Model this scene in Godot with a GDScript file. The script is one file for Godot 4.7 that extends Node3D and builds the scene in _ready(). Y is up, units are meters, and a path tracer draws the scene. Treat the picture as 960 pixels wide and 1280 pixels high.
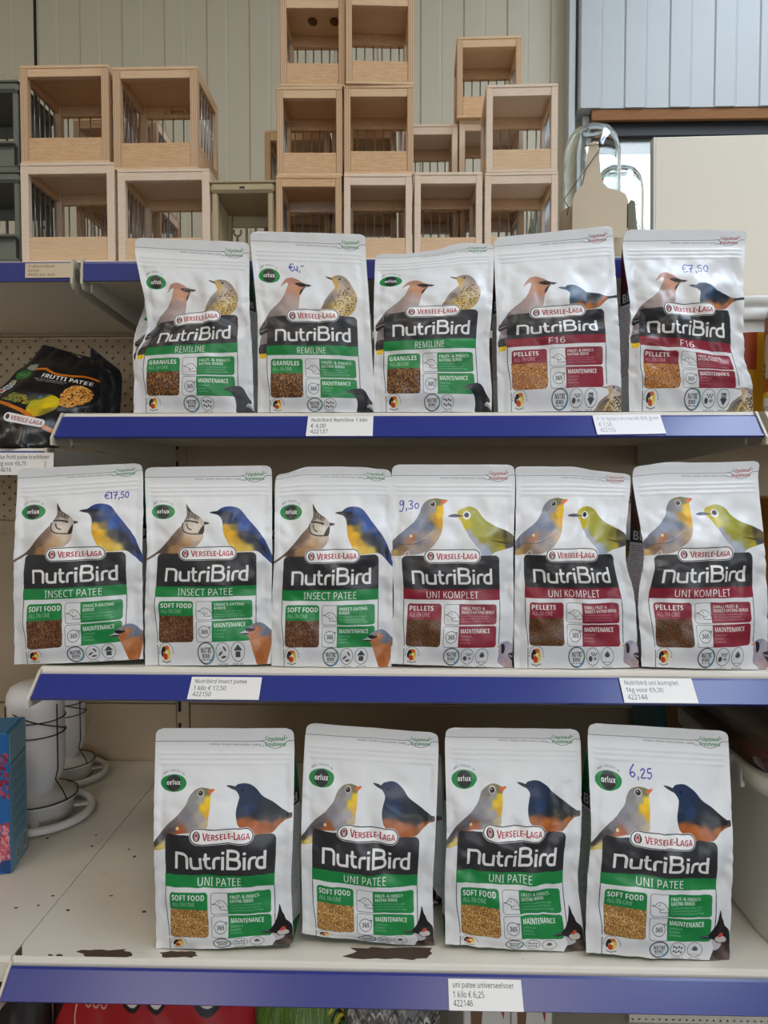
extends Node3D
# A shelf of bird-food pouches in a pet shop, nest boxes and glass feeders on the top board, daylight from the right.

const F := 950.0
const EYE := Vector3(0, 1.45, 0)
var view := Basis.from_euler(Vector3(deg_to_rad(-2.4), deg_to_rad(1.6), 0))
var M := {}
var taken := {}

func px(x: float, y: float, d: float) -> Vector3:             # where a sight line meets the upright plane d metres ahead
	var r := view * Vector3((x - 480.0) / F, -(y - 640.0) / F, -1.0)
	return EYE + r * (d / -r.z)

func px_level(x: float, y: float, level: float) -> Vector3:   # where a sight line meets a level surface
	var r := view * Vector3((x - 480.0) / F, -(y - 640.0) / F, -1.0)
	return EYE + r * ((level - EYE.y) / r.y)

# heights of the boards' upper faces
const Y_BOTTOM := 0.858
const Y_MID := 1.203
const Y_ROW1 := 1.544
const Y_TOP := 1.778
const X_L := -0.482
const X_R := 0.480
const BACK := -1.57

func _ready() -> void:
	var cam := Camera3D.new()
	cam.name = "camera"
	cam.fov = rad_to_deg(2.0 * atan(640.0 / F))
	cam.near = 0.02
	add_child(cam)
	cam.transform = Transform3D(view, EYE)
	cam.current = true
	var env := Environment.new()
	env.tonemap_mode = Environment.TONE_MAPPER_LINEAR
	env.tonemap_exposure = 0.87
	env.background_mode = Environment.BG_SKY
	env.sky = Sky.new()
	var air := ProceduralSkyMaterial.new()
	air.sky_top_color = Color(0.90, 0.94, 1.0)
	air.sky_horizon_color = Color(0.97, 0.98, 1.0)
	air.ground_horizon_color = Color(0.75, 0.76, 0.76)
	air.ground_bottom_color = Color(0.45, 0.45, 0.44)
	air.sky_energy_multiplier = 1.6
	air.ground_energy_multiplier = 0.6
	env.sky.sky_material = air
	env.sdfgi_enabled = true
	env.ssao_enabled = true
	env.ssil_enabled = true
	var we := WorldEnvironment.new()
	we.name = "world_environment"
	we.environment = env
	add_child(we)
	daylight()
	materials()
	build_room()
	build_lamps()
	build_shelving()
	build_pouches()
	build_tickets()
	build_boxes()
	build_feeders()
	build_left_goods()
	build_right_goods()
	build_lower_goods()

# daylight from the shop's openings: the rooflight over the right end and the wide shop window behind the photographer
func daylight() -> void:
	area("rooflight_daylight", Vector3(1.15, 3.17, -0.5), Vector3(1.15, 0, -0.5), Vector2(0.5, 1.8), Color(0.86, 0.93, 1.0), 3.0)
	area("shop_window_daylight", Vector3(1.2, 1.65, 4.6), Vector3(1.2, 1.65, 0.0), Vector2(4.4, 1.3), Color(0.93, 0.965, 1.0), 4.2)

func area(called: String, at: Vector3, to: Vector3, size: Vector2, col: Color, energy: float) -> void:
	var l := AreaLight3D.new()
	l.name = called
	l.area_size = size
	l.light_color = col
	l.light_energy = energy
	l.area_range = 12.0
	l.area_attenuation = 2.0
	l.shadow_enabled = true
	add_child(l)
	l.look_at_from_position(at, to, Vector3.UP if absf((to - at).normalized().y) < 0.95 else Vector3.BACK)

# ---------------------------------------------------------------- the room
func wall_part(called: String, lo: Vector3, hi: Vector3, m: Material, label: String) -> MeshInstance3D:
	return struct(called, label, "wall", box(hi - lo, 0.002), m, (lo + hi) / 2)

func build_room() -> void:
	var plain := mat("e6e2da", 0.7)
	struct("floor", "plain grey shop floor", "floor", box(Vector3(8.4, 0.1, 7.2), 0.002), M.floor, Vector3(0, -0.05, 1.3))
	# ceiling, open where the rooflight sits
	var c := struct("ceiling", "plain pale shop ceiling around a rooflight", "ceiling", box(Vector3(5.10, 0.12, 7.2), 0.002), M.ceiling, Vector3(-1.65, 3.26, 1.3))
	block("ceiling_panel", Vector3(0.90, 3.2, 0.4) - c.position, Vector3(1.4, 3.32, 4.9) - c.position, M.ceiling, c)
	block("ceiling_panel", Vector3(0.90, 3.2, -2.3) - c.position, Vector3(1.4, 3.32, -1.4) - c.position, M.ceiling, c)
	block("ceiling_panel", Vector3(1.4, 3.2, -2.3) - c.position, Vector3(4.2, 3.32, 4.9) - c.position, M.ceiling, c)
	wall_part("wall_left", Vector3(-4.2, 0, -2.3), Vector3(-4.0, 3.2, 4.9), plain, "plain side wall of the shop")
	wall_part("wall_right", Vector3(4.0, 0, -2.3), Vector3(4.2, 3.2, 4.9), plain, "plain side wall of the shop by the window board")
	var wf := wall_part("wall_front", Vector3(-4.2, 0, 4.7), Vector3(-1.0, 3.2, 4.9), plain, "plain shop wall around the wide shop window")
	for q in [[Vector3(-1.0, 0, 4.7), Vector3(3.4, 1.0, 4.9)], [Vector3(-1.0, 2.3, 4.7), Vector3(3.4, 3.2, 4.9)], [Vector3(3.4, 0, 4.7), Vector3(4.2, 3.2, 4.9)]]:
		block("wall_piece", q[0] - wf.position, q[1] - wf.position, plain, wf)
	# back wall behind the shelving: cladding of narrow upright strips, a window at the right under a deeper clad section
	var wb := wall_part("wall_back", Vector3(-4.2, 0, -2.15), Vector3(0.452, 3.2, -1.955), M.wall_left, "dull cream wall of narrow upright metal cladding strips behind the nest boxes")
	block("wall_piece", Vector3(0.452, 0, -2.15) - wb.position, Vector3(4.2, 1.62, -1.955) - wb.position, M.wall_left, wb)
	block("wall_piece", Vector3(1.9, 1.62, -2.15) - wb.position, Vector3(4.2, 3.2, -1.955) - wb.position, M.wall_left, wb)
	block("wall_piece", Vector3(0.452, 2.345, -2.15) - wb.position, Vector3(1.9, 3.2, -1.955) - wb.position, M.wall_left, wb)
	var joint := -0.941
	var pitch := 0.0539
	var low := extrude_strip(pitch - 0.0012, 2.1, 0.0015)
	var high := extrude_strip(pitch - 0.0006, 2.1, 0.0048)
	for i in range(-10, 26):
		var x := joint + 0.006 + pitch * (i + 0.5)
		if i < 0:
			x -= 0.008
		if x > 0.405:
			break
		obj("cladding_strip", high if posmod(i, 2) == 0 else low, M.wall_left, wb, Vector3(x, 2.15, -1.9555) - wb.position)
	block("joint_seal", Vector3(joint - 0.0035, 1.1, -1.956) - wb.position, Vector3(joint + 0.0035, 3.2, -1.9535) - wb.position, M.dark, wb, 0.0003)
	block("corner_trim", Vector3(0.396, 1.1, -1.956) - wb.position, Vector3(0.412, 3.2, -1.90) - wb.position, M.wall_right, wb)
	block("window_reveal", Vector3(0.435, 1.62, -1.956) - wb.position, Vector3(0.452, 2.345, -1.92) - wb.position, M.wall_right, wb)
	# the clad section over the window
	var wo := wall_part("wall_over_window", Vector3(0.418, 2.347, -1.953), Vector3(2.3, 3.2, -1.889), M.wall_right, "pale blue-white clad wall section above the window")
	var s1 := extrude_strip(0.0522, 0.85, 0.0015)
	var s2 := extrude_strip(0.0528, 0.85, 0.0046)
	for i in 22:
		obj("cladding_strip", s2 if i % 2 == 0 else s1, M.wall_right, wo, Vector3(0.418 + 0.0534 * (i + 0.5), 2.347 + 0.425, -1.8895) - wo.position)
	var tb := struct("trim_1", "brown wooden batten under the pale clad wall", "batten", box(Vector3(1.85, 0.026, 0.012), 0.001), M.batten, Vector3(1.375, 2.333, -1.897))
	tb.name = "trim_1"
	# window: dark frame with a pane
	var w := struct("window_1", "dark-framed window half covered by a cream board", "window", box(Vector3(1.45, 0.055, 0.04), 0.002), M.frame_dark, Vector3(1.177, 2.3175, -1.932))
	block("window_frame", Vector3(0.452, 1.62, -1.952) - w.position, Vector3(0.470, 2.290, -1.912) - w.position, M.frame_dark, w)
	block("window_frame", Vector3(1.87, 1.62, -1.952) - w.position, Vector3(1.9, 2.290, -1.912) - w.position, M.frame_dark, w)
	block("window_frame", Vector3(0.470, 1.62, -1.952) - w.position, Vector3(1.87, 1.66, -1.912) - w.position, M.frame_dark, w)
	block("window_pane", Vector3(0.470, 1.66, -1.935) - w.position, Vector3(1.87, 2.290, -1.929) - w.position, M.glass, w, 0.0005)

func extrude_strip(w: float, h: float, t: float) -> ArrayMesh:          # an upright strip with sloping edges, standing proud of the wall by t
	var st := begin()
	var b := minf(0.004, t)
	var f := [Vector3(-w / 2 + b, -h / 2, t), Vector3(w / 2 - b, -h / 2, t), Vector3(w / 2 - b, h / 2, t), Vector3(-w / 2 + b, h / 2, t)]
	face(st, f, Vector3.BACK)
	face(st, [Vector3(-w / 2, -h / 2, 0), f[0], f[3], Vector3(-w / 2, h / 2, 0)], Vector3(-1, 0, 1))
	face(st, [Vector3(w / 2, -h / 2, 0), f[1], f[2], Vector3(w / 2, h / 2, 0)], Vector3(1, 0, 1))
	face(st, [Vector3(-w / 2, -h / 2, 0), f[0], f[1], Vector3(w / 2, -h / 2, 0)], Vector3.DOWN)
	face(st, [Vector3(-w / 2, h / 2, 0), f[3], f[2], Vector3(w / 2, h / 2, 0)], Vector3.UP)
	return finish(st)

# ---------------------------------------------------------------- shelving
# r = [top edge height, top edge distance, bottom edge height, bottom edge distance] of the price rail
const RAIL_BOTTOM := [0.852, 0.900, 0.826, 0.872]
const RAIL_MID := [1.1965, 0.976, 1.1705, 0.948]
const RAIL_ROW1 := [1.5395, 1.054, 1.5085, 1.026]
const RAIL_TOP := [1.775, 1.132, 1.7455, 1.130]
const RAIL_LEFT := [1.4905, 1.040, 1.4625, 1.037]

func shelf(called: String, label: String, x0: float, x1: float, top: float, r: Array, caps := [true, true], rail := true) -> Node3D:
	var d: float = r[1]
	var t := thing(called, label, "shelf", Vector3((x0 + x1) / 2, top, -d))
	var o := t.position
	var prof := PackedVector2Array([Vector2(-1.566, top - 0.001), Vector2(-d - 0.012, top - 0.001), Vector2(-d - 0.0095, top), Vector2(-d - 0.006, top - 0.0015), Vector2(-d - 0.0045, top - 0.005), Vector2(-d - 0.0045, top - 0.030), Vector2(-d - 0.02, top - 0.030), Vector2(-d - 0.02, top - 0.024), Vector2(-1.566, top - 0.024)])
	prof[0].y = top
	prof[1].y = top
	obj("board", extrude_x(prof, x0, x1), M.shelf, t, -o)
	if rail:
		var p := Vector2(-r[1], r[0])
		var q := Vector2(-r[3], r[2])
		var along := (q - p).normalized()
		var out := Vector2(-along.y, along.x)
		if out.x < 0:
			out = -out
		var th := 0.0026
		obj("price_rail", extrude_x(PackedVector2Array([p + along * 0.0036, q - along * 0.0034, q - along * 0.0034 - out * th, p + along * 0.0036 - out * th]), x0 + 0.0005, x1 - 0.0005), M.rail, t, -o)
		obj("rail_edge", extrude_x(PackedVector2Array([p - out * 0.0012, p + along * 0.0036 - out * 0.0006, p + along * 0.0036 - out * 0.0055, p - out * 0.0055]), x0 + 0.0005, x1 - 0.0005), M.rail, t, -o)
		obj("rail_lip", extrude_x(PackedVector2Array([q - along * 0.0034 + out * 0.0012, q + out * 0.0012, q - out * 0.003, q - along * 0.0034 - out * 0.003]), x0 + 0.0005, x1 - 0.0005), M.rail, t, -o)
		for s in 2:
			if caps[s]:
				var e := 0.0032
				var cap := PackedVector2Array([p + out * 0.002 - along * 0.004, q + out * 0.003 + along * 0.004, q - out * 0.004 + along * 0.011, Vector2(-d - 0.02, r[2] - 0.012), Vector2(-d - 0.02, top)])
				var x: float = [x0, x1 - e][s]
				obj("end_cap", extrude_x(cap, x, x + e), M.endcap, t, -o)
	for x in [x0 + 0.004, x1 - 0.007]:
		obj("bracket", extrude_x(PackedVector2Array([Vector2(-d - 0.022, top - 0.024), Vector2(-d - 0.022, top - 0.044), Vector2(-1.566, top - 0.066), Vector2(-1.566, top - 0.024)]), x, x + 0.003), M.shelf, t, -o)
	return t

func perforated(x0: float, x1: float, y0: float, y1: float, p := 0.0241, q := 0.01205, rad := 0.0026) -> ArrayMesh:
	var st := begin()
	var ny := int((y1 - y0) / q)
	q = (y1 - y0) / ny
	var nx := int((x1 - x0) / p)
	p = (x1 - x0) / nx
	for j in ny:
		for i in range(-1 if j % 2 else 0, nx):
			var a := maxf(x0, x0 + (i + (0.5 if j % 2 else 0.0)) * p)
			var b := minf(x1, x0 + (i + (1.5 if j % 2 else 1.0)) * p)
			var c := Vector2(x0 + (i + (1.0 if j % 2 else 0.5)) * p, y0 + (j + 0.5) * q)
			var lo := y0 + j * q
			var hi := lo + q
			if c.x - a < 0.003 or b - c.x < 0.003:
				face(st, [Vector3(a, lo, 0), Vector3(b, lo, 0), Vector3(b, hi, 0), Vector3(a, hi, 0)], Vector3.BACK)
				continue
			var rim := [Vector3(b, c.y, 0), Vector3(b, hi, 0), Vector3(c.x, hi, 0), Vector3(a, hi, 0), Vector3(a, c.y, 0), Vector3(a, lo, 0), Vector3(c.x, lo, 0), Vector3(b, lo, 0)]
			for k in 8:
				var h0 := Vector3(c.x + cos(TAU * k / 8) * rad, c.y + sin(TAU * k / 8) * rad, 0)
				var h1 := Vector3(c.x + cos(TAU * (k + 1) / 8) * rad, c.y + sin(TAU * (k + 1) / 8) * rad, 0)
				face(st, [h0, rim[k], rim[(k + 1) % 8], h1], Vector3.BACK)
				# the thickness of the sheet inside the hole
				face(st, [h0, h1, h1 - Vector3(0, 0, 0.002), h0 - Vector3(0, 0, 0.002)], Vector3(c.x, c.y, 0) - h0)
	return finish(st)

func build_shelving() -> void:
	var fr := thing("shelving_frame", "beige metal shelving back with uprights and perforated panels behind the shelves", "shelving", Vector3(0, 0, BACK))
	# solid panels of the back
	for q in [[-1.5, -0.482, 0.05, 0.978], [-1.5, -0.482, 0.981, 1.365], [-0.452, 0.476, 0.05, 0.978], [-0.452, 0.476, 0.981, 1.365], [-0.452, 0.476, 1.368, 1.74], [0.503, 1.5, 0.05, 0.70], [0.503, 1.5, 0.822, 1.365], [0.503, 1.5, 1.368, 1.74]]:
		block("back_panel", Vector3(q[0], q[2], -0.006), Vector3(q[1], q[3], 0), M.back, fr)
	for q in [[-1.5, -0.482, 1.368, 1.744], [-1.5, -0.482, 1.7475, 1.80]]:
		block("back_panel", Vector3(q[0], q[2], -0.016), Vector3(q[1], q[3], -0.010), M.back, fr)
		obj("perforated_panel", perforated(-1.15, q[1], q[2], q[3]), M.back, fr)
	obj("perforated_panel", perforated(-0.452, -0.26, 1.368, 1.74), M.back, fr, Vector3(0, 0, 0.004))
	block("back_panel", Vector3(0.503, 0.703, -0.016), Vector3(1.5, 0.819, -0.010), M.back, fr)
	obj("perforated_panel", perforated(0.503, 1.2, 0.703, 0.819), M.back, fr)
	var plate := thing("perforated_plate", "low cream perforated plate under the bottom board", "plate", Vector3(0.41, 0.4606, -1.36))
	obj("sheet", perforated(0.0, 0.55, 0.0, 0.20, 0.0122, 0.0122, 0.0021), M.shelf, plate)
	block("backing", Vector3(0, 0, -0.012), Vector3(0.55, 0.20, -0.008), M.shelf, plate)
	for x in [-0.480, 0.478]:
		var u := block("upright", Vector3(x, 0, -0.03), Vector3(x + 0.026, 1.80, 0.002), M.back, fr)
		for i in 25:
			block("slot", Vector3(x + 0.003, 0.963 - 0.45 + i * 0.05, 0.0015) - u.position, Vector3(x + 0.009, 0.963 - 0.45 + i * 0.05 + 0.026, 0.0027) - u.position, M.dark, u, 0.0002)
	shelf("shelf", "cream top shelf board with blue rail carrying the wooden nest boxes", X_L, X_R, Y_TOP, RAIL_TOP)
	shelf("shelf", "cream shelf board with blue rail under the row with waxwing pouches", X_L, X_R, Y_ROW1, RAIL_ROW1)
	shelf("shelf", "cream shelf board with blue rail under the crested tit pouches", X_L, X_R, Y_MID, RAIL_MID)
	var b := shelf("shelf", "wide cream shelf board with chipped paint under the flycatcher pouches", -0.488, 1.4, Y_BOTTOM, RAIL_BOTTOM, [true, false])
	shelf("shelf", "cream top shelf board with ticket under the grey plastic nest boxes", -1.4, X_L - 0.012, Y_TOP, RAIL_TOP, [false, true])
	shelf("shelf", "low-set cream shelf board carrying the black crinkled bags", -1.4, X_L - 0.012, 1.4945, RAIL_LEFT, [false, true])
	var lb := shelf("shelf", "wide cream board under the bird drinkers and blue carton", -1.4, -0.4892, Y_BOTTOM, RAIL_BOTTOM, [false, false], false)
	shelf("shelf", "cream shelf board with blue rail under the orange-labelled tubs", X_R + 0.010, 1.4, Y_ROW1, RAIL_ROW1, [true, false])
	shelf("shelf", "cream shelf board under the yellow carton", X_R + 0.010, 1.4, Y_MID, RAIL_MID, [false, false])
	# rust where the paint has flaked off the front of the bottom board
	var r := RandomNumberGenerator.new()
	r.seed = 3
	for q in [[16, 1180, 28, 1198], [96, 1187, 168, 1198], [70, 1193, 78, 1197], [200, 1189, 248, 1197], [60, 1193, 66, 1196], [428, 1184, 552, 1200]]:
		var pts := PackedVector2Array()
		var n := 22
		for i in n:
			var a := TAU * i / n
			var k := r.randf_range(0.72, 1.08)
			var cx: float = (q[0] + q[2]) / 2.0 + cos(a) * (q[2] - q[0]) / 2.0 * k
			var cy: float = (q[1] + q[3]) / 2.0 + clampf(sin(a) * 1.6, -1, 1) * (q[3] - q[1]) / 2.0 * k
			var w := px_level(cx, cy, Y_BOTTOM)
			w.z = minf(w.z, -0.9105)
			w.x = maxf(w.x, -0.4872)
			pts.append(Vector2(w.x, -w.z))
		var m := extrude(pts, 0.0006)
		var st := SurfaceTool.new()
		st.append_from(m, 0, Transform3D(Basis(Vector3(1, 0, 0), Vector3(0, 0, -1), Vector3(0, 1, 0)), Vector3.ZERO))
		obj("paint_chip", st.commit(), M.rust, b, Vector3(0, Y_BOTTOM + 0.0002, 0) - b.position)
	for q in [[52, 1045], [59, 1048], [66, 1120], [72, 1125], [85, 1138], [48, 1132], [161, 1062], [168, 1071], [120, 1044], [20, 1135], [139, 1120], [115, 1058], [180, 1140]]:
		var w := px_level(q[0], q[1], Y_BOTTOM)
		var on: Node3D = b if w.x > -0.4886 else lb
		if absf(w.x + 0.4886) > 0.003:
			obj("dirt_speck", box(Vector3(r.randf_range(0.002, 0.005), 0.0008, r.randf_range(0.002, 0.004)), 0.0002), M.rust, on, w + Vector3(0, 0.0004, 0) - on.position)

# ---------------------------------------------------------------- price tickets
func ticket(label: String, lines: Array, xa: float, xb: float, r: Array, s0: float, s1: float, ink := "3c3a3a", paper := "eceae8", size := [300.0, 105.0], tilt := 0.0) -> void:
	canvas(size[0], size[1], 2.0, paper)
	rng.seed = 9
	var y := 10.0
	var lh: float = (size[1] - 14.0) / 3.0
	for i in lines.size():
		var t: String = lines[i][0]
		words(t, 18, y, 18 + lines[i][1], y + lh * (0.86 if "j" in t or "p" in t or "," in t else 0.68), ink)
		y += lh
	var m := picture(ink_texture(), 0.5)
	var pt := Vector3(0, r[0], -r[1])
	var pb := Vector3(0, r[2], -r[3])
	var a := px(xa, 600, r[1]).x
	var b := px(xb, 600, r[1]).x
	var up := (pt - pb).normalized()
	var nn := Vector3.RIGHT.cross(up)
	var h := (pt - pb).length()
	var t := thing("price_ticket", label, "price ticket", Vector3((a + b) / 2, 0, 0) + pt - up * h * (s0 + s1) / 2 + nn * 0.0022, "paper price tickets in the rails")
	t.basis = Basis(Vector3.RIGHT, up, nn).rotated(nn, tilt)
	obj("card", card(b - a, h * (s1 - s0), 0.0006), m, t)

func build_tickets() -> void:
	ticket("white ticket reading 1 kilo and 4,00 under the upper row", [["Nutribird Remiline 1 kilo", 255], ["€ 4,00", 66], ["422137", 78]], 386, 467, RAIL_ROW1, 0.10, 1.02)
	ticket("faded white ticket reading 800 gram under the maroon-banded pouches of the upper row", [["F 16 lijsters en merels 800 gram", 270], ["€ 7,50", 56], ["422155", 66]], 739, 823, RAIL_ROW1, 0.06, 0.96, "8d8f9a", "f0f0f4", [300.0, 105.0], 0.02)
	ticket("white ticket reading 1 kilo 17,50 under the crested tit pouches", [["Nutribird insect patee", 220], ["1 kilo € 17,50", 136], ["422150", 78]], 239, 327, RAIL_MID, 0.14, 1.0)
	ticket("white ticket reading 1kg voor 9,30 under the white-eye pouches", [["Nutribird uni komplet", 222], ["1kg voor €9,30", 152], ["422144", 80]], 776, 867, RAIL_MID, 0.06, 1.0, "55565c")
	ticket("white ticket reading 1 kilo 6,25 on the bottom rail", [["uni patee universeelvoer", 250], ["1 kilo € 6,25", 126], ["422146", 78]], 562, 655, RAIL_BOTTOM, 0.16, 1.02)
	ticket("buff ticket reading 4,95 per stuk below the wooden nest boxes", [["Tralienestkast", 160], ["Groot", 66], ["€4,95 per stuk", 164]], 38, 97, RAIL_TOP, 0.10, 0.84, "5a4f42", "d8c6a8", [290.0, 96.0])
	ticket("white ticket reading 6,75 under the black crinkled bag", [["orlux frutti patee krachtvoer", 262], ["1 kg voor €6,75", 150], ["424016", 78]], -8, 69, RAIL_LEFT, 0.10, 1.2)

# ---------------------------------------------------------------- ceiling lamps over the aisle
func build_lamps() -> void:
	for at in [Vector3(-2.4, 3.19, 0.6), Vector3(-1.0, 3.19, 0.6), Vector3(0.4, 3.19, 0.6), Vector3(-2.4, 3.19, 2.9), Vector3(-1.0, 3.19, 2.9), Vector3(0.4, 3.19, 2.9)]:
		var t := thing("ceiling_lamp", "flat ceiling lamp panel %s, %s" % ["over the shelves' edge" if at.z < 1.0 else "by the shop window", ["towards the far side wall", "in the middle of its row", "nearest the rooflight"][roundi((at.x + 2.4) / 1.4)]], "ceiling lamp", at, "ceiling lamp panels")
		block("housing", Vector3(-0.31, -0.03, -0.31), Vector3(0.31, 0.008, 0.31), M.white_plastic, t, 0.003)
		var glow := mat("f4efe4", 0.6)
		glow.emission_enabled = true
		glow.emission = Color(1.0, 0.96, 0.90)
		glow.emission_energy_multiplier = 1.1
		block("diffuser", Vector3(-0.29, -0.034, -0.29), Vector3(0.29, -0.0305, 0.29), glow, t, 0.001)
		var l := AreaLight3D.new()
		l.name = "lamp_light"
		l.area_size = Vector2(0.58, 0.58)
		l.light_color = Color(1.0, 0.95, 0.88)
		l.light_energy = 1.15 if at.z < 1.0 else 0.45
		l.area_range = 12.0
		l.area_attenuation = 2.0
		l.shadow_enabled = true
		t.add_child(l)
		l.position = Vector3(0, -0.04, 0)
		l.rotation.x = -PI / 2

# ---------------------------------------------------------------- pouches
const ROWS_V := [0.0, 0.087, 0.47, 0.70, 0.928, 1.0]
var film_mats := {}

func hermite(v: float, vs: Array, ps: Array) -> Vector3:
	var k := 0
	while k < vs.size() - 2 and v > vs[k + 1]:
		k += 1
	var m := []
	for j in [k, k + 1]:
		var a := maxi(j - 1, 0)
		var b := mini(j + 1, vs.size() - 1)
		m.append((ps[b] - ps[a]) / (vs[b] - vs[a]))
	var h: float = vs[k + 1] - vs[k]
	var t: float = (v - vs[k]) / h
	var t2 := t * t
	var t3 := t2 * t
	return ps[k] * (2 * t3 - 3 * t2 + 1) + m[0] * h * (t3 - 2 * t2 + t) + ps[k + 1] * (3 * t2 - 2 * t3) + m[1] * h * (t3 - t2)

# rows: left x, left y, right x, right y of the front face at the six heights ROWS_V; lift: how far the middle of the top edge rises
func pouch(label: String, kind: String, rows: Array, front: float, level: float, seed_: int, opts := {}) -> Node3D:
	var half: float = opts.get("half", 0.034 if level < 1.5 else 0.026)
	var n := FastNoiseLite.new()
	n.seed = seed_
	n.frequency = 1.0
	var rf := FastNoiseLite.new()
	rf.seed = seed_ + 40
	rf.frequency = 1.0
	rf.fractal_type = FastNoiseLite.FRACTAL_RIDGED
	rf.fractal_octaves = 2
	var mid := front + half
	var ls := []
	var rs := []
	for k in 6:
		var v: float = ROWS_V[k]
		var z := half * belly(v)
		ls.append(px(rows[k][0], rows[k][1], mid - z))
		rs.append(px(rows[k][2], rows[k][3], mid - z))
	var low := minf(ls[5].y, rs[5].y)
	for q in [ls, rs]:
		q[5].y += level + 0.0006 - low if opts.get("drop", true) else 0.0
	var base := Vector3((ls[5].x + rs[5].x) / 2, level, -mid)
	var t := thing("feed_pouch", label, "pouch", base, opts.get("group", "white feed pouches on the shelves"))
	var vs := []
	var v := 0.0
	while v < 1.0001:
		vs.append(minf(v, 1.0))
		v += 0.006 if (v > 0.085 and v < 0.175) or v < 0.03 else 0.019
	if vs[vs.size() - 1] < 1.0:
		vs.append(1.0)
	var us := [0.0, 0.02, 0.04, 0.055, 0.075, 0.11]
	for i in range(1, 18):
		us.append(0.11 + 0.78 * i / 18.0)
	us += [0.89, 0.925, 0.945, 0.96, 0.98, 1.0]
	var front_g := []
	var back_g := []
	var uv := []
	var uvb := []
	var top: Array = opts.get("top", [0.0, 0.0, 0.0])
	var amp: float = opts.get("amp", 1.0)
	var gl := []
	var gr := []
	for vv in vs:
		var L := hermite(vv, ROWS_V, ls)
		var R := hermite(vv, ROWS_V, rs)
		var inset := 0.0
		if vv < 0.03:
			var e: float = (0.03 - vv) / 0.03
			inset = 0.0085 * (1.0 - sqrt(maxf(0.0, 1.0 - e * e)))
		var along := (R - L).normalized()
		L += along * inset
		R -= along * inset
		var rf_row := []
		var rb_row := []
		var ru := []
		var rub := []
		var zf := half * belly(vv)
		for u in us:
			var p: Vector3 = L.lerp(R, u)
			# the top edge bows a little
			var tw: float = clampf(1.0 - vv / 0.30, 0.0, 1.0)
			p.y += tw * tw * bump3(u, top) * (mid / F)
			var edge: float = smoothstep(0.0, 0.09, u) * smoothstep(0.0, 0.09, 1.0 - u)
			var body: float = smoothstep(0.10, 0.42, vv) * (1.0 - 0.7 * smoothstep(0.93, 1.0, vv))
			var z := 0.0
			z += body * sin(PI * u) * 0.010
			z += amp * edge * smoothstep(0.16, 0.3, vv) * 0.0052 * n.get_noise_2d(u * 2.2, vv * 3.4) * (1.0 - 0.5 * smoothstep(0.8, 1.0, vv))
			z += amp * edge * smoothstep(0.07, 0.2, vv) * 0.0022 * n.get_noise_2d(u * 7.0 + 9.0, vv * 5.0)
			# creases run down from the seal and in from the side seams
			z -= amp * edge * 0.0070 * smoothstep(0.13, 0.26, vv) * (1.0 - smoothstep(0.5, 0.9, vv)) * maxf(0.0, rf.get_noise_2d(u * 1.7 + vv * 0.9, vv * 1.3 - u * 0.5) - 0.25)
			z -= amp * 0.0036 * (1.0 - edge * 0.7) * maxf(0.0, rf.get_noise_2d(u * 2.0, vv * 6.0 + 3.0) - 0.2) * smoothstep(0.15, 0.3, vv)
			# press-to-close strip: two low ribs
			for c in [0.112, 0.132, 0.156]:
				z += 0.0011 * exp(-pow((vv - c) / 0.0045, 2.0)) * smoothstep(0.02, 0.06, u) * smoothstep(0.02, 0.06, 1.0 - u)
			# seam fins down both sides
			z -= 0.0012 * exp(-pow((u - 0.052) / 0.012, 2.0)) * smoothstep(0.1, 0.2, vv)
			z -= 0.0012 * exp(-pow((u - 0.948) / 0.012, 2.0)) * smoothstep(0.1, 0.2, vv)
			if vv < 0.2:
				z += 0.0022 * (1.0 - vv / 0.2) * n.get_noise_1d(u * 2.6 + 5.0)
			var pf := p + Vector3(0, 0, z)
			rf_row.append(pf - base)
			ru.append(Vector2(u, vv))
		var steps := 12
		for i in steps + 1:
			var u := 1.0 - float(i) / steps
			var p: Vector3 = L.lerp(R, u)
			var tw: float = clampf(1.0 - vv / 0.30, 0.0, 1.0)
			p.y += tw * tw * bump3(u, top) * (mid / F)
			p.z = -mid - zf - 0.0016 - smoothstep(0.10, 0.42, vv) * sin(PI * u) * 0.006
			if vv < 0.2:
				p.z += 0.0022 * (1.0 - vv / 0.2) * n.get_noise_1d(u * 2.6 + 5.0) - 0.0008 * smoothstep(0.085, 0.1, vv)
			rb_row.append(p - base)
			rub.append(Vector2(0.3, 0.12))
		front_g.append(rf_row)
		back_g.append(rb_row)
		uv.append(ru)
		uvb.append(rub)
		gl.append([rb_row[rb_row.size() - 1], rf_row[0]])
		gr.append([rf_row[rf_row.size() - 1], rb_row[0]])
	obj("front_panel", sheet(front_g, uv), opts.get("print", film_mats[kind]), t)
	obj("back_panel", sheet(back_g, uvb), M.film, t)
	# side gussets fold inward between the front and back seams
	for side in 2:
		var src: Array = [gl, gr][side]
		var g := []
		var gu := []
		for j in src.size():
			var a: Vector3 = src[j][0]
			var b: Vector3 = src[j][1]
			var open := clampf((a.z - b.z) if a.z > b.z else (b.z - a.z), 0.0, 1.0)
			var fold := Vector3((1.0 if side == 0 else -1.0) * open * 0.16, 0, 0)
			g.append([a, a.lerp(b, 0.25) + fold * 0.55, a.lerp(b, 0.5) + fold, a.lerp(b, 0.75) + fold * 0.55, b])
			gu.append([Vector2(0, vs[j]), Vector2(0.25, vs[j]), Vector2(0.5, vs[j]), Vector2(0.75, vs[j]), Vector2(1, vs[j])])
		obj("side_gusset", sheet(g, gu), M.gusset_red if kind in ["f16", "komplet"] else M.gusset_green, t)
	var last := vs.size() - 1
	var fl: Array = front_g[last]
	var bl: Array = back_g[last].duplicate()
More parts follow.
